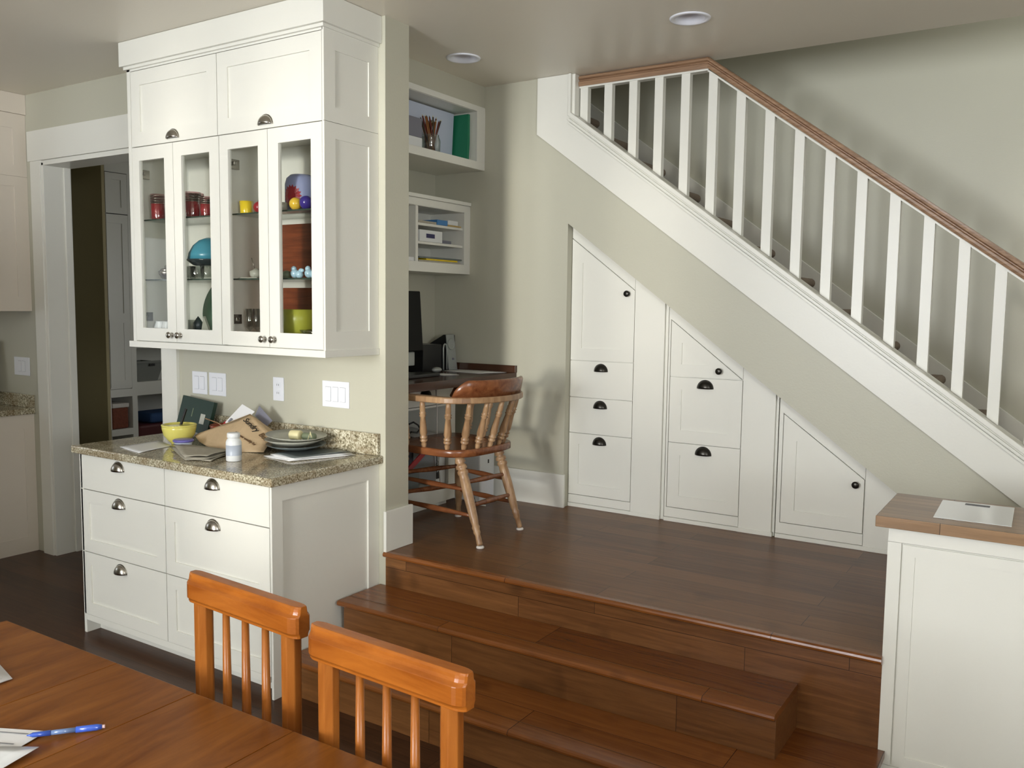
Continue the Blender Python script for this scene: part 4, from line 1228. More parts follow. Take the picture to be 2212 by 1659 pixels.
# moulded cap along the stringer
path = [(-2.333, 4.26, 2.632), (XE, 4.26, sz(XE))]
B().sweep(path, [(-0.040, -0.012), (0.084, -0.012), (0.084, 0.010), (-0.040, 0.010)]).build('shoe_rail', 'paint', st, 0.003)
for dz_, pr_ in ((0.030, 0.010), (0.049, 0.006)):
    B().sweep([(-2.333, 4.183, 2.632 - dz_), (XE, 4.183, sz(XE) - dz_)], [(-0.005, -0.0055), (pr_, -0.0055), (pr_, 0.0055), (-0.005, 0.0055)]).build('stringer_bead', 'paint', st, 0.001)
B().box(-2.337, -2.322, 4.180, 4.335, 2.632, ZC - 0.001).box(-2.331, -2.306, 4.20, 4.335, 2.625, ZC - 0.001).build('opening_casing', 'paint', st, 0.001)
NX, NZ, RUN, RISE = -0.789, 1.426, 0.237, 0.1745
for k in range(-4, 11):
    x, z = NX - RUN * k, NZ + RISE * k
    if z < L0 + 0.05:
        continue
    pr = [(x - RUN - 0.03, z), (x - 0.012, z)]
    for a in range(1, 8):
        an = PI / 2 - PI * a / 8
        pr.append((x - 0.020 + 0.026 * math.cos(an), z - 0.026 + 0.026 * math.sin(an)))
    pr += [(x - 0.030, z - 0.054), (x - 0.030, z - RISE), (x - RUN - 0.03, z - RISE)]
    b = B().prism(pr, lambda u, w, d: (u, d, w), 4.312, 5.225)
    b.build('carpeted_step', 'carpet', st)
b = B().prism([(-3.34, 3.375), (-3.34, 2.95), (-0.02, 0.474), (0.548, 0.474)], mpY(5.226), 0, 0.022)
b.build('wall_skirt', 'paint', st, 0.002)

# railing
rl = thing('stair_railing', 'white square balusters under an oak handrail along the stairs', 'railing', (-1.2, 4.27, 2.0))
RB = lambda x: 2.777 - 0.741 * (x + 1.583)
hr = [(-0.030, 0.0), (0.030, 0.0), (0.034, 0.012), (0.034, 0.022), (0.023, 0.028), (0.023, 0.032), (0.034, 0.038), (0.033, 0.048), (0.024, 0.056), (0.0, 0.059), (-0.024, 0.056), (-0.033, 0.048), (-0.034, 0.038), (-0.023, 0.032), (-0.023, 0.028), (-0.034, 0.022), (-0.034, 0.012)]
def handrail(b, pts):
    # mitred in the XZ plane, vertical section kept
    v, f = [], []
    m = len(hr)
    for (x, z, k) in pts:
        for s, u in hr:
            v.append((x + (u * 0.0), 4.268 + s, z + u * k))
    for i in range(len(pts) - 1):
        for q in range(m):
            q2 = (q + 1) % m
            f.append((i * m + q, i * m + q2, (i + 1) * m + q2, (i + 1) * m + q))
    f.append(tuple(range(m))[::-1]); f.append(tuple((len(pts) - 1) * m + q for q in range(m)))
    b.add(v, f)
b = B(); handrail(b, [(-2.305, 2.781, 1.0), (-1.583, 2.781, 1.0), (0.30, RB(0.30), 1.22)])
b.build('handrail', 'oak', rl)
b = B()
b.sweep([(-2.305, 4.268, 2.776), (-1.580, 4.268, 2.776)], [(-0.022, -0.004), (0.022, -0.004), (0.022, 0.005), (-0.022, 0.005)])
b.sweep([(-1.583, 4.268, RB(-1.583) - 0.005), (0.30, 4.268, RB(0.30) - 0.005)], [(-0.022, -0.004), (0.022, -0.004), (0.022, 0.004), (-0.022, 0.004)])
b.build('rail_fillet', 'paint', rl)
for i in range(18):
    x = -2.300 + 0.1444 * i + (0 if i < 1 else 0.0)
    xr = x + 0.046
    ztop = lambda q: 2.778 if q < -1.583 else RB(q) - 0.004
    if x > 0.2:
        break
    zb = lambda q: sz(q) + 0.0135
    v = [(x, 4.250, zb(x)), (xr, 4.250, zb(xr)), (xr, 4.286, zb(xr)), (x, 4.286, zb(x)), (x, 4.250, ztop(x)), (xr, 4.250, ztop(xr)), (xr, 4.286, ztop(xr)), (x, 4.286, ztop(x))]
    B().add(v, [(0, 3, 2, 1), (4, 5, 6, 7), (0, 1, 5, 4), (1, 2, 6, 5), (2, 3, 7, 6), (3, 0, 4, 7)]).build('baluster', 'paint', rl, 0.001)

# ------------------------------------------------------------------ recessed lights
for (lx, ly), lb in zip(LIGHTS, ('recessed ceiling light above the desk nook, nearer the hutch', 'recessed ceiling light above the landing, nearer the handrail')):
    t = thing('recessed_light', lb, 'light', (lx, ly, ZC - 0.006), 'recessed ceiling lights')
    B().lathe((lx, ly, ZC - 0.006), [(0.0055, 0.088), (0.001, 0.086), (0, 0.080), (0.002, 0.068), (0.0055, 0.0665)], 40, cap=False).build('trim_ring', 'lightrim', t)
    B().lathe((lx, ly, ZC - 0.004), [(0, 0.0665), (0.045, 0.058), (0.085, 0.045)], 40, cap=False).build('reflector', 'lightrim', t, solid=0.001)
    B().lathe((lx, ly, ZC + 0.05), [(0, 0.0), (0.004, 0.035), (0.02, 0.045), (0.03, 0.045), (0.03, 0)], 32).build('bulb', 'lens', t)

# ------------------------------------------------------------------ desk nook shelves
SX = -2.900
ws = thing('nook_wall_shelf', 'deep white open shelf box below the ceiling in the desk nook', 'shelf', (-3.05, 3.7, 2.37))
b = B().box(XNL + 0.001, SX, YP + 0.001, YN - 0.001, 2.369, 2.415).box(XNL + 0.001, SX, YP + 0.001, YN - 0.001, 2.69, 2.72)
b.box(XNL + 0.001, SX, 4.125, YN - 0.001, 2.415, 2.69).box(XNL + 0.001, SX, YP + 0.001, YP + 0.02, 2.415, 2.69).box(XNL + 0.001, XNL + 0.012, YP + 0.02, 4.125, 2.415, 2.69)
b.build('box', 'paint', ws, 0.0008)
B().box(SX, SX + 0.009, YP + 0.001, YN - 0.001, 2.369, 2.413).box(SX, SX + 0.009, YP + 0.001, YN - 0.001, 2.692, 2.722).box(SX, SX + 0.009, 4.123, YN - 0.001, 2.413, 2.692).build('face_frame', 'paint', ws, 0.001)
struct('trim_soffit', B().box(XNL, SX + 0.004, YP, YN, 2.7225, ZC), 'wall')
CX = -2.991
cb = thing('cubby_shelf', 'small white cubby shelf with divided slots above the desk', 'shelf', (-3.1, 3.7, 1.78))
b = B().box(XNL + 0.001, CX - 0.006, YP + 0.001, YN - 0.001, 1.777, 1.832).box(XNL + 0.001, CX - 0.006, YP + 0.001, YN - 0.001, 2.13, 2.172)
b.box(XNL + 0.001, CX - 0.006, 4.145, YN - 0.001, 1.832, 2.13).box(XNL + 0.001, XNL + 0.01, YP + 0.001, 4.145, 1.832, 2.13)
b.box(XNL + 0.01, CX - 0.006, 3.705, 3.727, 1.832, 2.13)
b.build('box', 'paint', cb, 0.0008)
B().box(CX - 0.006, CX, YP + 0.001, YN - 0.001, 1.777, 1.83).box(CX - 0.006, CX, YP + 0.001, YN - 0.001, 2.132, 2.170).box(CX - 0.006, CX, 4.143, YN - 0.001, 1.83, 2.132).build('face_frame', 'paint', cb, 0.001)
B().box(XNL + 0.001, CX + 0.008, YP + 0.001, YN - 0.001, 2.172, 2.192).build('top_cap', 'paint', cb, 0.002)
for zz in (2.028, 1.928):
    B().box(XNL + 0.011, CX - 0.012, 3.7275, 4.1445, zz, zz + 0.014).build('slot_shelf', 'paint', cb, 0.0008)
UZ = 2.4155
t = B().box(-3.10, -2.93, 3.56, 3.675, UZ + 0.055, UZ + 0.155).build('grey_box', 'greybox', None, 0.003, org=(-3.0, 3.6, UZ + .055)); tag(t, 'grey box stacked on the white box at the shelf left end', 'box')
t = B().box(-3.11, -2.925, 3.55, 3.67, UZ, UZ + 0.054).build('white_box', 'whiteplastic', None, 0.003, org=(-3.0, 3.6, UZ)); tag(t, 'low white box under the grey box on the top shelf', 'box')
rm = Matrix.Rotation(math.radians(3), 3, 'Y')
t = B().rbox((-3.045, 3.885, UZ + 0.135), (0.012, 0.200, 0.132), rm).build('white_binder', 'binder', None, 0.002, org=(-3.02, 3.88, UZ)); tag(t, 'large white binder leaning upright on the top shelf', 'binder')
t = B().prism([(4.094, UZ), (4.112, UZ), (4.121, UZ + 0.10), (4.121, UZ + 0.262), (4.104, UZ + 0.262)], lambda u, w, d: (-3.20 + d, u, w), 0, 0.26).build('green_folder', 'folder', None, 0.001, org=(-3.0, 4.10, UZ)); tag(t, 'green folder leaning beside the white binder', 'folder')
pj = thing('pencil_jar', 'clear glass jar on the top shelf', 'jar', (-2.965, 3.785, UZ))
B().lathe((-2.962, 3.785, UZ), [(0, 0.050), (0.004, 0.054), (0.06, 0.056), (0.085, 0.046), (0.092, 0.048), (0.092, 0.045), (0.06, 0.052), (0.006, 0.050), (0.006, 0)], 28).build('jar', 'clear', pj)
for i in range(30):
    a = 2 * PI * i / 15 + random.random() * .3
    r0, r1 = 0.010 + 0.020 * random.random(), (0.012 if i > 14 else 0.045) + 0.034 * random.random()
    h = 0.160 + 0.026 * random.random()
    x, y = -2.965, 3.785
    p0 = (x + r0 * math.cos(a + 1), y + r0 * math.sin(a + 1), UZ + 0.009)
    p1 = (x + r1 * 0.55 * math.cos(a), y + r1 * math.sin(a), UZ + h)
    t = thing('pencil', 'used pencil bunched with the others in the glass jar', 'pencil', p0, 'pencils in the jar')
    B().turned(p0, p1, [(0, 0.0042), (1.0, 0.0042)], 6).build('shaft', ('pencil', 'pencil2', 'pencil3')[i % 3], t)
    d = (Vector(p1) - Vector(p0)).normalized()
    B().turned(p1, Vector(p1) + d * 0.009, [(0, 0.0035), (1, 0.0006)], 6).build('tip', 'pencil3' if i % 2 else 'cream', t)
# cubby contents
t = B().box(-3.15, -3.0, 3.90, 3.995, 2.0425, 2.071).build('blue_packet', 'bluebox', None, 0.002, org=(-3.05, 3.95, 2.0425)); tag(t, 'blue card packet in the top slot of the cubby shelf', 'box')
t = B().box(-3.15, -3.0, 4.0, 4.095, 2.0505, 2.076).build('white_packet', 'whiteplastic', None, 0.002, org=(-3.05, 4.05, 2.0505)); tag(t, 'white card packet right of the blue packet', 'box')
t = B().box(-3.14, -2.999, 3.999, 4.125, 2.0425, 2.050).build('tan_envelope', 'tan', None, 0.001, org=(-3.05, 4.06, 2.0425)); tag(t, 'tan envelope under the white card packet', 'envelope')
t = B().box(-3.13, -3.002, 3.735, 3.895, 2.0425, 2.055).build('grey_papers', 'newsprint', None, 0.001, org=(-3.05, 3.82, 2.0425)); tag(t, 'thin pile of grey papers left of the blue packet', 'paper')
ib = thing('labelled_carton', 'white carton with a navy label in the middle slot', 'box', (-3.05, 3.84, 1.9425))
B().box(-3.12, -2.999, 3.742, 3.945, 1.9425, 2.005).build('carton', 'whiteplastic', ib, 0.001)
B().box(-2.9988, -2.9978, 3.80, 3.875, 1.963, 1.986).build('label', 'navy', ib)
t = B().box(-3.12, -3.02, 3.955, 4.06, 1.9425, 1.962).build('grey_gadget', 'greybox', None, 0.004, org=(-3.05, 4.0, 1.9425)); tag(t, 'small grey gadget right of the labelled carton', 'gadget')
for i, (a, c, z, mt, lb) in enumerate(((3.735, 4.12, 1.8325, 'newsprint', 'grey magazine at the bottom of the pile in the lowest slot'), (3.80, 4.09, 1.842, 'yel', 'yellow covered magazine in the middle of the lowest slot pile'), (3.735, 4.13, 1.8515, 'stone_d', 'dark magazine topping the pile in the lowest slot'))):
    t = B().box(-3.15, -3.0 + 0.002 * i, a, c, z, z + 0.009).build('shelf_magazine', mt, None, 0.001, org=(-3.05, 3.9, z)); tag(t, lb, 'magazine', 'magazines in the cubby shelf')
t = B().box(-3.15, -3.003, 3.45, 3.70, 1.8325, 1.853).build('paper_stack', 'paper', None, 0.001, org=(-3.05, 3.6, 1.8325)); tag(t, 'low white paper stack left of the cubby divider', 'paper')

# ------------------------------------------------------------------ desk
dk = thing('nook_desk', 'dark brown built-in desk with a white drawer cabinet', 'desk', (-2.95, 3.65, L0))
DZT = 1.215
B().box(XNL + 0.003, -2.655, YP + 0.003, YN - 0.003, 1.172, DZT).build('desk_top', 'deskwood', dk, 0.002)
B().box(XNL + 0.001, -2.652, YN - 0.022, YN - 0.001, DZT + 0.0003, 1.256).build('rear_splash', 'deskwood', dk, 0.001)
PDX = -2.87
b = B().box(XNL + 0.001, PDX - 0.018, 3.842, 3.903, 0.602, 1.1715).box(XNL + 0.001, PDX - 0.018, YP + 0.018, YP + 0.036, 0.602, 1.1715)
b.box(XNL + 0.001, PDX - 0.018, YP + 0.036, 3.842, 1.04, 1.052).box(XNL + 0.001, XNL + 0.02, YP + 0.036, 3.842, 0.602, 1.04)
b.box(XNL + 0.001, PDX - 0.018, YP + 0.018, 3.903, 0.512, 0.602).box(XNL + 0.001, PDX - 0.06, YP + 0.018, 3.903, L0 + 0.001, 0.512)
b.build('drawer_pedestal', 'paint', dk, 0.001)
B().box(PDX - 0.018, PDX, 3.842, 3.903, 0.604, 1.050).box(PDX - 0.018, PDX, YP + 0.018, 3.903, 0.512, 0.604).build('face_frame', 'paint', dk, 0.001)
d = B().box(PDX - 0.018, PDX, YP + 0.02, 3.900, 1.058, 1.166).build('drawer', 'paint', dk, 0.001)
cup_pull(d, 3.632, 1.108, mpX(PDX), 'bronze')
# things in and beside the pedestal
t = B().box(-3.20, -3.06, 3.72, 3.80, 0.6025, 0.82).build('grey_binder', 'greybox', None, 0.003, org=(-3.05, 3.79, 0.6025)); tag(t, 'grey upright binder at the back of the desk pedestal', 'binder')
t = B().box(-3.14, -2.90, 3.30, 3.62, 0.6025, 0.70).build('dark_case', 'stone_d', None, 0.004, org=(-3.0, 3.46, 0.6025)); tag(t, 'dark grey flat case lying in the desk pedestal', 'box')
v_, f_ = [], []
for a in range(9):
    yy = 3.40 + 0.42 * a / 8
    zz = 0.852 + 0.055 * ((a - 5.0) / 5.0) ** 2
    v_ += [(-2.885, yy, zz), (-3.12, yy, zz + 0.03)]
for a in range(8):
    f_.append((2 * a, 2 * a + 1, 2 * a + 3, 2 * a + 2))
t = B().add(v_, f_, True).build('curled_paper', 'paper', None, solid=0.006, org=(-3.0, 3.6, 0.86)); tag(t, 'curled white paper sagging across the desk pedestal opening', 'paper')
t = B().tube([(-2.91, 3.54, 0.965), (-2.90, 3.57, 0.975), (-2.90, 3.61, 0.955), (-2.91, 3.64, 0.93), (-2.90, 3.60, 0.915), (-2.90, 3.55, 0.925), (-2.91, 3.54, 0.90), (-2.92, 3.60, 0.885)], 0.005).build('black_cable', 'black', None, org=(-2.9, 3.58, 0.885)); tag(t, 'coiled black cable in the desk pedestal', 'cable')
hb = thing('white_carton', 'upright white carton with a black lettered edge in the desk pedestal', 'box', (-2.95, 3.80, 0.6045))
B().box(-3.05, -2.890, 3.752, 3.838, 0.6045, 0.835).build('carton', 'whiteplastic', hb, 0.002)
B().box(-2.8898, -2.8888, 3.755, 3.783, 0.64, 0.832).build('black_stripe', 'ink', hb)
text('PERSONAL', 0.026, (-2.8880, 3.769, 0.800), (0, 0, -1), (1, 0, 0), 'whiteplastic', hb, ext=0.0002)
t = B().rbox((-2.90, 3.62, 0.775), (0.004, 0.115, 0.016), Matrix.Rotation(math.radians(30), 3, 'X')).build('red_tape', 'red', None, 0.002, org=(-2.90, 3.62, 0.75)); tag(t, 'red strip slanting across the desk pedestal behind the chair', 'strip')
pcx = thing('white_computer_tower', 'white computer tower under the right end of the desk', 'computer', (-2.95, 4.07, L0))
TWX, TWY = -2.78, 4.02
B().box(-3.12, TWX, TWY, 4.17, L0 + 0.001, 0.745).build('case', 'whiteplastic', pcx, 0.006)
B().box(TWX + 0.0002, TWX + 0.001, 4.10, 4.112, 0.69, 0.712).build('power_slot', 'ink', pcx)
B().box(TWX + 0.0002, TWX + 0.001, TWY + 0.012, 4.158, L0 + 0.02, 0.60).build('lower_cover', 'plate', pcx)
t = B().box(-3.248, -3.20, 3.92, 4.17, 0.86, 0.90).build('power_strip', 'whiteplastic', None, 0.004, org=(-3.22, 4.05, 0.86)); tag(t, 'white power strip on the wall under the desk', 'power strip')
t = B().tube([(-2.845, 3.69, 1.171), (-2.835, 3.69, 1.05), (-2.835, 3.69, 0.90), (-2.83, 3.70, 0.75), (-2.83, 3.715, 0.62)], 0.003).build('hanging_cable', 'cable', None, org=(-2.84, 3.69, 0.62)); tag(t, 'thin white cable hanging from the desk before the drawer', 'cable')
t = B().tube([(-3.0, 4.06, 1.171), (-3.0, 4.06, 0.92), (-2.99, 4.07, 0.747)], 0.003).build('hanging_cable', 'cable', None, org=(-3.0, 4.06, 0.747)); tag(t, 'thin white cable hanging down to the computer tower', 'cable')
t = B().tube([(-2.80, 4.00, 0.50), (-2.77, 3.97, 0.495), (-2.74, 3.96, 0.4775), (-2.70, 3.965, 0.4775)], 0.004).build('plug_end', 'cable', None, org=(-2.75, 3.97, 0.473)); tag(t, 'white plug lying on the landing by the tower', 'plug')

# things on the desk
DT = DZT + 0.0005
mo = thing('computer_monitor', 'black computer monitor edge showing past the wall end', 'monitor', (-3.05, 3.62, DT))
rm = Matrix.Rotation(math.radians(-6), 3, 'Z')
B().rbox((-3.025, 3.575, 1.505), (0.018, 0.200, 0.165), Matrix.Rotation(math.radians(-4), 3, 'Y')).build('screen_housing', 'screen', mo, 0.006)
B().box(-3.045, -3.025, 3.42, 3.735, 1.262, 1.338).build('chin', 'silver', mo, 0.004)
B().box(-3.09, -3.05, 3.50, 3.65, DT + 0.012, 1.42).build('neck', 'silver', mo, 0.004)
B().box(-3.16, -2.985, 3.44, 3.71, DT, DT + 0.012).build('stand_foot', 'silver', mo, 0.005)
ca = thing('hard_drive_case', 'dark desktop box with two pale upright slots beside the speaker', 'computer', (-3.1, 3.95, DT))
B().box(-3.22, -3.055, 3.845, 4.02, DT, DT + 0.155).build('case', 'black', ca, 0.003)
B().tube([(-3.05, 4.030, DT + 0.005), (-3.05, 4.027, DT + 0.13), (-3.05, 4.032, DT + 0.150), (-3.05, 4.042, DT + 0.155), (-3.05, 4.054, DT + 0.150), (-3.05, 4.060, DT + 0.12), (-3.05, 4.061, DT + 0.005)], 0.005).build('pale_frame', 'silver', ca)
sk = thing('desktop_speaker', 'silver fronted wedge speaker with a round cone on the desk', 'speaker', (-3.08, 4.12, DT))
SKX = -3.058
b = B().prism([(SKX, DT), (SKX - 0.012, DT + 0.205), (SKX - 0.03, DT + 0.208), (SKX - 0.16, DT + 0.14), (SKX - 0.16, DT)], lambda u, w, d: (u, d, w), 4.078, 4.166)
b.build('wedge_body', 'black', sk, 0.003)
fx = lambda z, o=0.0: SKX - 0.012 * (z - DT) / 0.205 + 0.003 + o
B().add([(fx(DT), 4.088, DT), (fx(DT), 4.170, DT), (fx(DT + 0.208), 4.150, DT + 0.208), (fx(DT + 0.208), 4.074, DT + 0.208)], [(0, 1, 2, 3)]).build('front_plate', 'silver', sk, solid=0.004)
B().lathe((fx(DT + 0.155, 0.003), 4.118, DT + 0.152), [(0, 0.034), (0.004, 0.034), (0.004, 0.029), (0.0, 0.027), (-0.001, 0)], 32, (1, 0, 0.05)).build('cone', 'silver', sk)
B().lathe((fx(DT + 0.06, 0.003), 4.128, DT + 0.065), [(0, 0.007), (0.006, 0.006), (0.006, 0)], 16, (1, 0, 0)).build('volume_dial', 'greybox', sk)
t = B().sphere((-3.00, 3.90, DT + 0.0155), 0.028, 20, 12, (0.9, 1.3, 0.55)).build('computer_mouse', 'silver', None, org=(-3.00, 3.90, DT)); tag(t, 'silver computer mouse on the desk', 'mouse')
sheet('desk_paper', [(-3.04, 4.0), (-2.765, 3.985), (-2.70, 4.165), (-3.035, 4.17)], DT, 'paper', 'white sheet at the far right corner of the desk', waves=0.001)
sheet('desk_paper', [(-2.95, 3.74), (-2.82, 3.74), (-2.80, 3.84), (-2.93, 3.85)], DT, 'paper', 'small white sheet near the monitor on the desk', waves=0.001)
t = B().box(-2.975, -2.83, 3.35, 3.71, DT, DT + 0.018).build('keyboard', 'black', None, 0.004, org=(-2.95, 3.5, DT)); tag(t, 'black keyboard lying before the monitor', 'keyboard')

# ------------------------------------------------------------------ captain's chair (faces -X)
CHX, CHY = -2.548, 3.485
ch = thing('captains_chair', 'worn reddish spindle back armchair at the desk', 'chair', (CHX, CHY, L0))
ca_, sa_ = math.cos(math.radians(-5)), math.sin(math.radians(-5))
def cw(x, y, z):   # local: x = towards back of chair (+X), y = across
    return Vector((CHX + x * ca_ - y * sa_, CHY + x * sa_ + y * ca_, L0 + z))
# seat
pts = []
for k in range(40):
    a = 2 * PI * k / 40
    c, s = math.cos(a), math.sin(a)
    ex = 0.55 if c > 0 else 0.22
    x = (0.225 if c > 0 else 0.262) * (abs(c) ** ex) * (1 if c > 0 else -1)
    y = 0.245 * (abs(s) ** 0.62) * (1 if s > 0 else -1)
    pts.append((x, y))
b = B()
n = len(pts)
rings = [(0.93, 0.405), (1.0, 0.412), (1.0, 0.437), (0.985, 0.443), (0.80, 0.438), (0.45, 0.430)]
v = []
for s_k, z in rings:
    v += [cw(x * s_k, y * s_k, z) for x, y in pts]
v.append(cw(0, 0, 0.428)); v.append(cw(0, 0, 0.405))
f = []
for r in range(len(rings) - 1):
    for k in range(n):
        k2 = (k + 1) % n
        f.append((r * n + k, r * n + k2, (r + 1) * n + k2, (r + 1) * n + k))
for k in range(n):
    k2 = (k + 1) % n
    f.append(((len(rings) - 1) * n + k, (len(rings) - 1) * n + k2, len(rings) * n))
    f.append((k2, k, len(rings) * n + 1))
b.add(v, f, True)
b.build('seat', 'seatwood', ch)
legprof = [(0, 0.016), (0.04, 0.023), (0.08, 0.026), (0.10, 0.017), (0.12, 0.027), (0.15, 0.027), (0.165, 0.018), (0.18, 0.026), (0.21, 0.026), (0.225, 0.021), (0.28, 0.023), (0.45, 0.024), (0.70, 0.020), (0.74, 0.019), (0.78, 0.016), (0.80, 0.020), (0.83, 0.016), (0.86, 0.0175), (0.885, 0.0125), (0.98, 0.0145), (1.0, 0.013)]
feet = {'fn': (-0.185, -0.195), 'ff': (-0.185, 0.205), 'bn': (0.29, -0.22), 'bf': (0.29, 0.18)}
feetw = {'bn': Vector((-2.245, 3.255, L0)), 'bf': Vector((-2.272, 3.645, L0)), 'ff': Vector((-2.690, 3.690, L0)), 'fn': Vector((-2.790, 3.300, L0))}
tops = {'bn': cw(0.14, -0.15, 0.41), 'bf': cw(0.14, 0.15, 0.41), 'ff': cw(-0.13, 0.17, 0.41), 'fn': cw(-0.20, -0.17, 0.41)}
for k in feetw:
    p1 = feetw[k] + Vector((0, 0, 0.012))
    lg = B().turned(tops[k], p1, legprof, 18).build('leg', 'wornwood', ch)
    B().lathe(feetw[k] + Vector((0, 0, 0.0005)), [(0, 0.017), (0.003, 0.019), (0.008, 0.018), (0.012, 0.013)], 20).build('glide', 'liner', lg)
def between(k, t_):
    return tops[k].lerp(feetw[k], t_)
strp = [(0, 0.008), (0.1, 0.0095), (0.5, 0.014), (0.9, 0.0095), (1, 0.008)]
for a, c, ts in (('fn', 'bn', (0.36, 0.64)), ('ff', 'bf', (0.36, 0.64)), ('fn', 'ff', (0.30, 0.55)), ('bn', 'bf', (0.30, 0.55))):
    for tt in ts:
        B().turned(between(a, tt), between(c, tt + 0.02), strp, 12).build('stretcher', 'seatwood', ch)
# arm bow: path around the back
bow = []
NB = 36
for i in range(NB + 1):
    a = -PI / 2 + PI * i / NB
    x = 0.105 + 0.183 * math.cos(a)
    y = 0.265 * math.sin(a)
    bow.append((x, y))
front = [(-0.17, -0.262), (-0.08, -0.268), (0.02, -0.268)]
path = [(-0.20, -0.250)] + front + bow + [(0.02, 0.268), (-0.08, 0.268), (-0.17, 0.262), (-0.20, 0.250)]
ZA = 0.669
b = B()
v, f = [], []
m = len(path)
for i, (x, y) in enumerate(path):
    a_, c__ = path[max(i - 1, 0)], path[min(i + 1, m - 1)]
    t = Vector((c__[0] - a_[0], c__[1] - a_[1], 0)).normalized()
    nn = Vector((t.y, -t.x, 0))
    hw_ = 0.026 if (i > 2 and i < m - 3) else 0.031
    if i in (0, m - 1):
        hw_ = 0.018
    dz = -0.012 if i in (0, m - 1) else 0.0
    for (s, u) in ((-hw_, 0.003), (-hw_ + 0.004, 0), (hw_ - 0.004, 0), (hw_, 0.003), (hw_, 0.025), (hw_ - 0.005, 0.029), (-hw_ + 0.005, 0.029), (-hw_, 0.025)):
        v.append(cw(x + nn.x * s, y + nn.y * s, ZA + u + dz))
for i in range(m - 1):
    for q in range(8):
        q2 = (q + 1) % 8
        f.append((i * 8 + q, i * 8 + q2, (i + 1) * 8 + q2, (i + 1) * 8 + q))
f.append(tuple(range(8))[::-1]); f.append(tuple((m - 1) * 8 + q for q in range(8)))
b.add(v, f).build('arm_bow', 'wornwood', ch, 0.002)
# drooping hand grips
for sgn in (-1, 1):
    B().tube([cw(-0.185, sgn * 0.25, 0.681), cw(-0.225, sgn * 0.245, 0.669), cw(-0.245, sgn * 0.24, 0.637), cw(-0.240, sgn * 0.24, 0.612)], [0.016, 0.020, 0.018, 0.010], 10).build('hand_grip', 'seatwood', ch)
# crest
v, f = [], []
cr = []
NC = 40
for i in range(NC + 1):
    a = -PI / 2 * 0.74 + PI * 0.74 * i / NC
    x = 0.105 + 0.185 * math.cos(a); y = 0.262 * math.sin(a)
    e = min(i, NC - i) / NC * 2
    hh = 0.080 * min(1.0, (e / 0.28)) ** 0.55 if e > 0 else 0.004
    lean = 0.014 * hh / 0.080
    nn = Vector((math.cos(a), math.sin(a), 0))
    for (s, u) in ((-0.012, 0), (0.014, 0), (0.012 + lean, 0.85), (0.006 + lean, 1.0), (-0.006 + lean, 1.0), (-0.012 + lean, 0.85)):
        v.append(cw(x + nn.x * s, y + nn.y * s, ZA + 0.0285 + u * hh))
for i in range(NC):
    for q in range(6):
        q2 = (q + 1) % 6
        f.append((i * 6 + q, i * 6 + q2, (i + 1) * 6 + q2, (i + 1) * 6 + q))
f.append(tuple(range(6))[::-1]); f.append(tuple(NC * 6 + q for q in range(6)))
B().add(v, f, True).build('crest', 'seatwood', ch)
# spindles
spp = [(0, 0.0085), (0.04, 0.010), (0.10, 0.012), (0.13, 0.0095), (0.16, 0.0165), (0.19, 0.0165), (0.205, 0.011), (0.225, 0.0165), (0.25, 0.0165), (0.27, 0.012), (0.33, 0.0165), (0.50, 0.0135), (0.66, 0.0105), (0.69, 0.0150), (0.715, 0.0105), (0.74, 0.0150), (0.765, 0.0105), (0.80, 0.012), (0.9, 0.011), (1, 0.009)]
angs = [-72, -44, -22, 0, 22, 44, 72]
sites = []
for a in angs:
    ar = math.radians(a)
    sites.append(((0.075 + 0.13 * math.cos(ar), 0.215 * math.sin(ar)), (0.105 + 0.181 * math.cos(ar), 0.262 * math.sin(ar))))
sites += [((-0.02, -0.222), (0.01, -0.267)), ((-0.02, 0.222), (0.01, 0.267)), ((-0.13, -0.225), (-0.12, -0.266)), ((-0.13, 0.225), (-0.12, 0.266))]
for (bx_, by_), (tx_, ty_) in sites:
    B().turned(cw(bx_, by_, 0.436), cw(tx_, ty_, ZA + 0.004), [(a_, r_ * 1.18) for a_, r_ in spp], 14).build('spindle', 'wornwood', ch)

# ------------------------------------------------------------------ dining table
TZ = 0.75
tb = thing('dining_table', 'honey coloured wooden dining table in the near left corner', 'table', (-1.4, 0.68, 0))
TX0, TX1, TY0, TY1 = -2.325, -0.52, 0.20, 1.165
joints = [TX0, -1.834, -1.5535, -1.250, TX1]
for i in range(4):
    g = 0.0006
    B().box(joints[i] + (g if i else 0), joints[i + 1] - (g if i < 3 else 0), TY0, TY1, TZ - 0.026, TZ).build('top_leaf', 'table', tb, 0.0016, seg=2)
B().box(TX0 + 0.09, TX1 - 0.09, TY0 + 0.09, TY0 + 0.11, TZ - 0.115, TZ - 0.0265).box(TX0 + 0.09, TX1 - 0.09, TY1 - 0.11, TY1 - 0.09, TZ - 0.115, TZ - 0.0265).box(TX0 + 0.09, TX0 + 0.11, TY0 + 0.11, TY1 - 0.11, TZ - 0.115, TZ - 0.0265).box(TX1 - 0.11, TX1 - 0.09, TY0 + 0.11, TY1 - 0.11, TZ - 0.115, TZ - 0.0265).build('apron', 'maple', tb, 0.001)
for x in (TX0 + 0.085, TX1 - 0.085):
    for y in (TY0 + 0.085, TY1 - 0.085):
        B().lathe((x, y, 0.0005), [(0, 0.022), (0.05, 0.027), (0.3, 0.032), (0.5, 0.038), (0.56, 0.028), (0.58, 0.04), (0.6, 0.04), (TZ - 0.03, 0.04)], 20).build('leg', 'maple_v', tb)

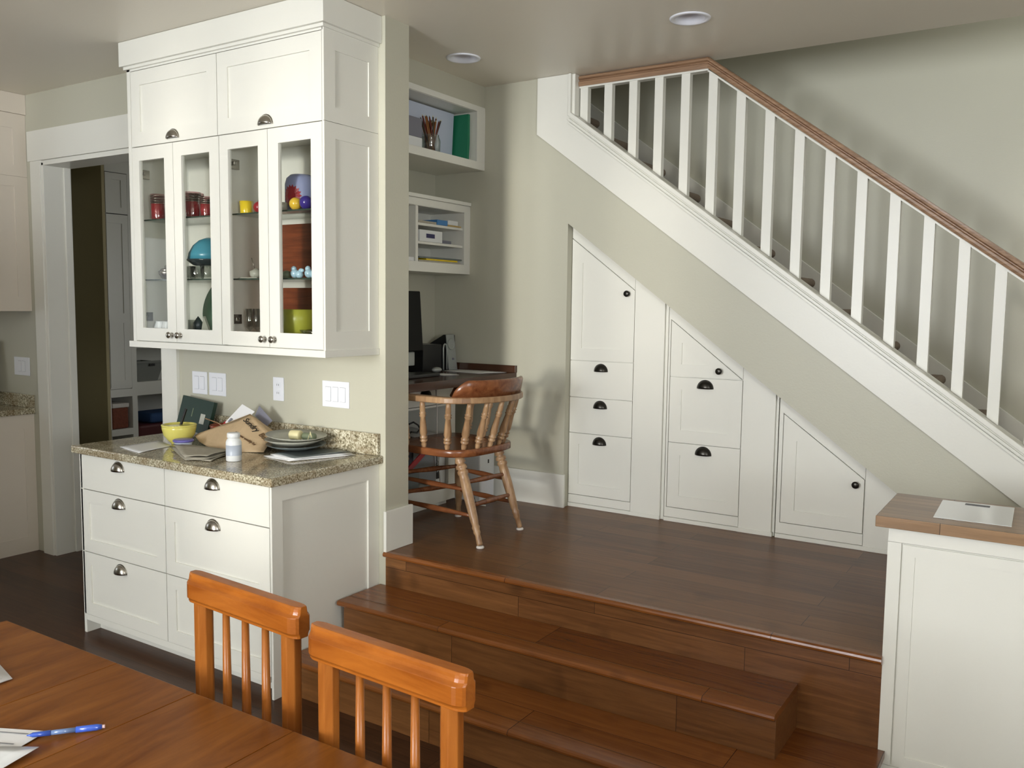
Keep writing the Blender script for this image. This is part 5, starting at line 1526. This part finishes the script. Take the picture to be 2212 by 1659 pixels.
# papers and pen on the table
tz = TZ + 0.0005
lt_ = thing('letter_sheet', 'white printed letter under the pen on the table', 'paper', (-1.72, 0.85, tz))
b = B().add([(-1.80, 0.815, tz + 0.001), (-1.643, 0.890, tz + 0.003), (-1.60, 0.74, tz + 0.001), (-1.75, 0.66, tz + 0.001)], [(0, 1, 2, 3)])
b.build('sheet', 'paper', lt_, solid=0.001)
for q in range(7):
    a0 = Vector((-1.795, 0.800, 0)) + Vector((0.008, -0.018, 0)) * q
    e0 = a0 + Vector((0.150, 0.072, 0)) * (0.55 if q % 3 == 1 else 0.9)
    a0 = a0 + (e0 - a0) * (0.35 if q % 2 else 0.1)
    w_ = Vector((0.0012, -0.0027, 0))
    B().add([a0 + Vector((0, 0, tz + 0.0042)), e0 + Vector((0, 0, tz + 0.0042)), e0 + w_ + Vector((0, 0, tz + 0.0042)), a0 + w_ + Vector((0, 0, tz + 0.0042))], [(0, 1, 2, 3)]).build('print_line', 'greyink', lt_)
sheet('bank_statement', [(-1.80, 0.60), (-1.547, 0.70), (-1.586, 0.844), (-1.74, 0.745)], tz + 0.006, 'paper_blue', 'bluish white sheet in the near left corner of the table', waves=0.001)
for q, (dx, dy) in enumerate(((0.0, 0.0), (0.006, -0.01), (-0.004, -0.02))):
    sheet('envelope', [(-2.15, 0.78), (-1.94 + dx, 0.78), (-1.943 + dx, 0.981 + dy), (-2.15, 1.030 + dy)], tz + 0.004 * q, 'paper', ('bottom envelope of the pile at the left edge of the table', 'middle envelope of the pile at the left edge of the table', 'top envelope of the pile at the left edge of the table')[q], waves=0.001, group='envelopes on the table')
pn = thing('ballpoint_pen', 'blue click pen lying across the letter on the table', 'pen', (-1.6, 0.91, tz))
p0, p1 = Vector((-1.640, 0.850, tz + 0.012)), Vector((-1.562, 0.962, tz + 0.0062))
d = (p1 - p0)
B().turned(p0, p0 + d * 0.30, [(0, 0.0008), (0.12, 0.0022), (0.25, 0.0045), (1, 0.0055)], 16).build('grip', 'penblue', pn)
B().turned(p0 + d * 0.30, p0 + d * 0.62, [(0, 0.0048), (1, 0.0048)], 16).build('barrel', 'penclear', pn)
B().turned(p0 + d * 0.62, p0 + d * 0.96, [(0, 0.0060), (0.8, 0.0062), (1, 0.0045)], 16).build('clip_sleeve', 'penblue', pn)
B().turned(p0 + d * 0.96, p1, [(0, 0.0035), (1, 0.0035)], 16).build('eraser', 'eraser', pn)


# ------------------------------------------------------------------ dining chairs
def dining_chair(cx, cyy, rz, label, zt=0.950, w=0.190):
    t = thing('dining_chair', label, 'chair', (cx, cyy, 0), 'honey wood dining chairs at the table')
    R_ = Matrix.Rotation(rz, 3, 'Z')
    def q(x, y, z):
        p = R_ @ Vector((x, y, 0)); return Vector((cx + p.x, cyy + p.y, z))
    # top rail, moulded section, chamfered ends
    prof = [(-0.021, -0.064), (0.021, -0.064), (0.021, -0.059), (0.0235, -0.055), (0.027, -0.052), (0.027, -0.018), (0.024, -0.0155), (0.0195, -0.012), (0.0175, -0.006), (0.0165, 0.0), (0.013, 0.0045), (-0.013, 0.0045), (-0.0165, 0.0), (-0.0175, -0.006), (-0.0195, -0.012), (-0.024, -0.0155), (-0.027, -0.018), (-0.027, -0.052), (-0.0235, -0.055), (-0.021, -0.059)]
    v, f = [], []
    st_ = [(-w - 0.012, 0.50), (-w - 0.008, 0.70), (-w + 0.002, 0.92), (-w + 0.010, 1.0), (w - 0.010, 1.0), (w - 0.002, 0.92), (w + 0.008, 0.70), (w + 0.012, 0.50)]
    m = len(prof)
    for x, k_ in st_:
        for (s, u) in prof:
            v.append(q(x, s * k_, zt + u))
    for i in range(len(st_) - 1):
        for a in range(m):
            a2 = (a + 1) % m
            f.append((i * m + a, i * m + a2, (i + 1) * m + a2, (i + 1) * m + a))
    f.append(tuple(range(m))[::-1]); f.append(tuple((len(st_) - 1) * m + a for a in range(m)))
    B().add(v, f).build('top_rail', 'maple', t, 0.0012, seg=2)
    # octagonal posts, running down as rear legs
    for s in (-1, 1):
        px = s * (w - 0.030)
        b = B()
        v = []
        oc = [(math.cos(PI / 8 + PI / 4 * k_), math.sin(PI / 8 + PI / 4 * k_)) for k_ in range(8)]
        lev = [(0.0005, 0.05, 0.017), (0.42, 0.0, 0.022), (zt - 0.061, 0.0, 0.0225)]
        for z, dy, r in lev:
            v += [q(px + r * c, dy + r * sn, z) for c, sn in oc]
        f = [(i * 8 + k_, i * 8 + (k_ + 1) % 8, (i + 1) * 8 + (k_ + 1) % 8, (i + 1) * 8 + k_) for i in range(2) for k_ in range(8)]
        f += [tuple(range(8))[::-1], tuple(16 + k_ for k_ in range(8))]
        b.add(v, f).build('leg', 'maple_v', t, 0.002)
        b = B().turned(q(s * 0.19, -0.36, 0.42), q(s * 0.20, -0.38, 0.0005), [(0, 0.02), (0.1, 0.024), (0.5, 0.022), (1, 0.014)], 16)
        b.build('leg', 'maple_v', t)
    for sx in (-0.072, 0.0, 0.072):
        B().turned(q(sx, 0, 0.445), q(sx, 0, zt - 0.06), [(0, 0.008), (0.5, 0.0105), (1, 0.008)], 14).build('spindle', 'maple_v', t)
    # seat
    v = [q(x, y, z) for z in (0.42, 0.45) for x, y in ((-0.20, -0.01), (0.20, -0.01), (0.225, -0.40), (-0.225, -0.40))]
    B().add(v, [(0, 1, 2, 3), (4, 7, 6, 5), (0, 4, 5, 1), (1, 5, 6, 2), (2, 6, 7, 3), (3, 7, 4, 0)]).build('seat', 'maple', t, 0.01, seg=3)
    for s in (-1, 1):
        B().turned(q(s * 0.176, 0.02, 0.22), q(s * 0.195, -0.37, 0.22), [(0, 0.008), (0.5, 0.012), (1, 0.008)], 12).build('stretcher', 'maple_v', t)
    return t


dining_chair(-1.535, 1.290, math.radians(-4), 'honey wood spindle back chair nearer the white hutch')
dining_chair(-1.050, 1.215, math.radians(-3), 'honey wood spindle back chair in front of the wooden steps')

# drop the helper property
for o in bpy.data.objects:
    if '_org' in o.keys():
        del o['_org']
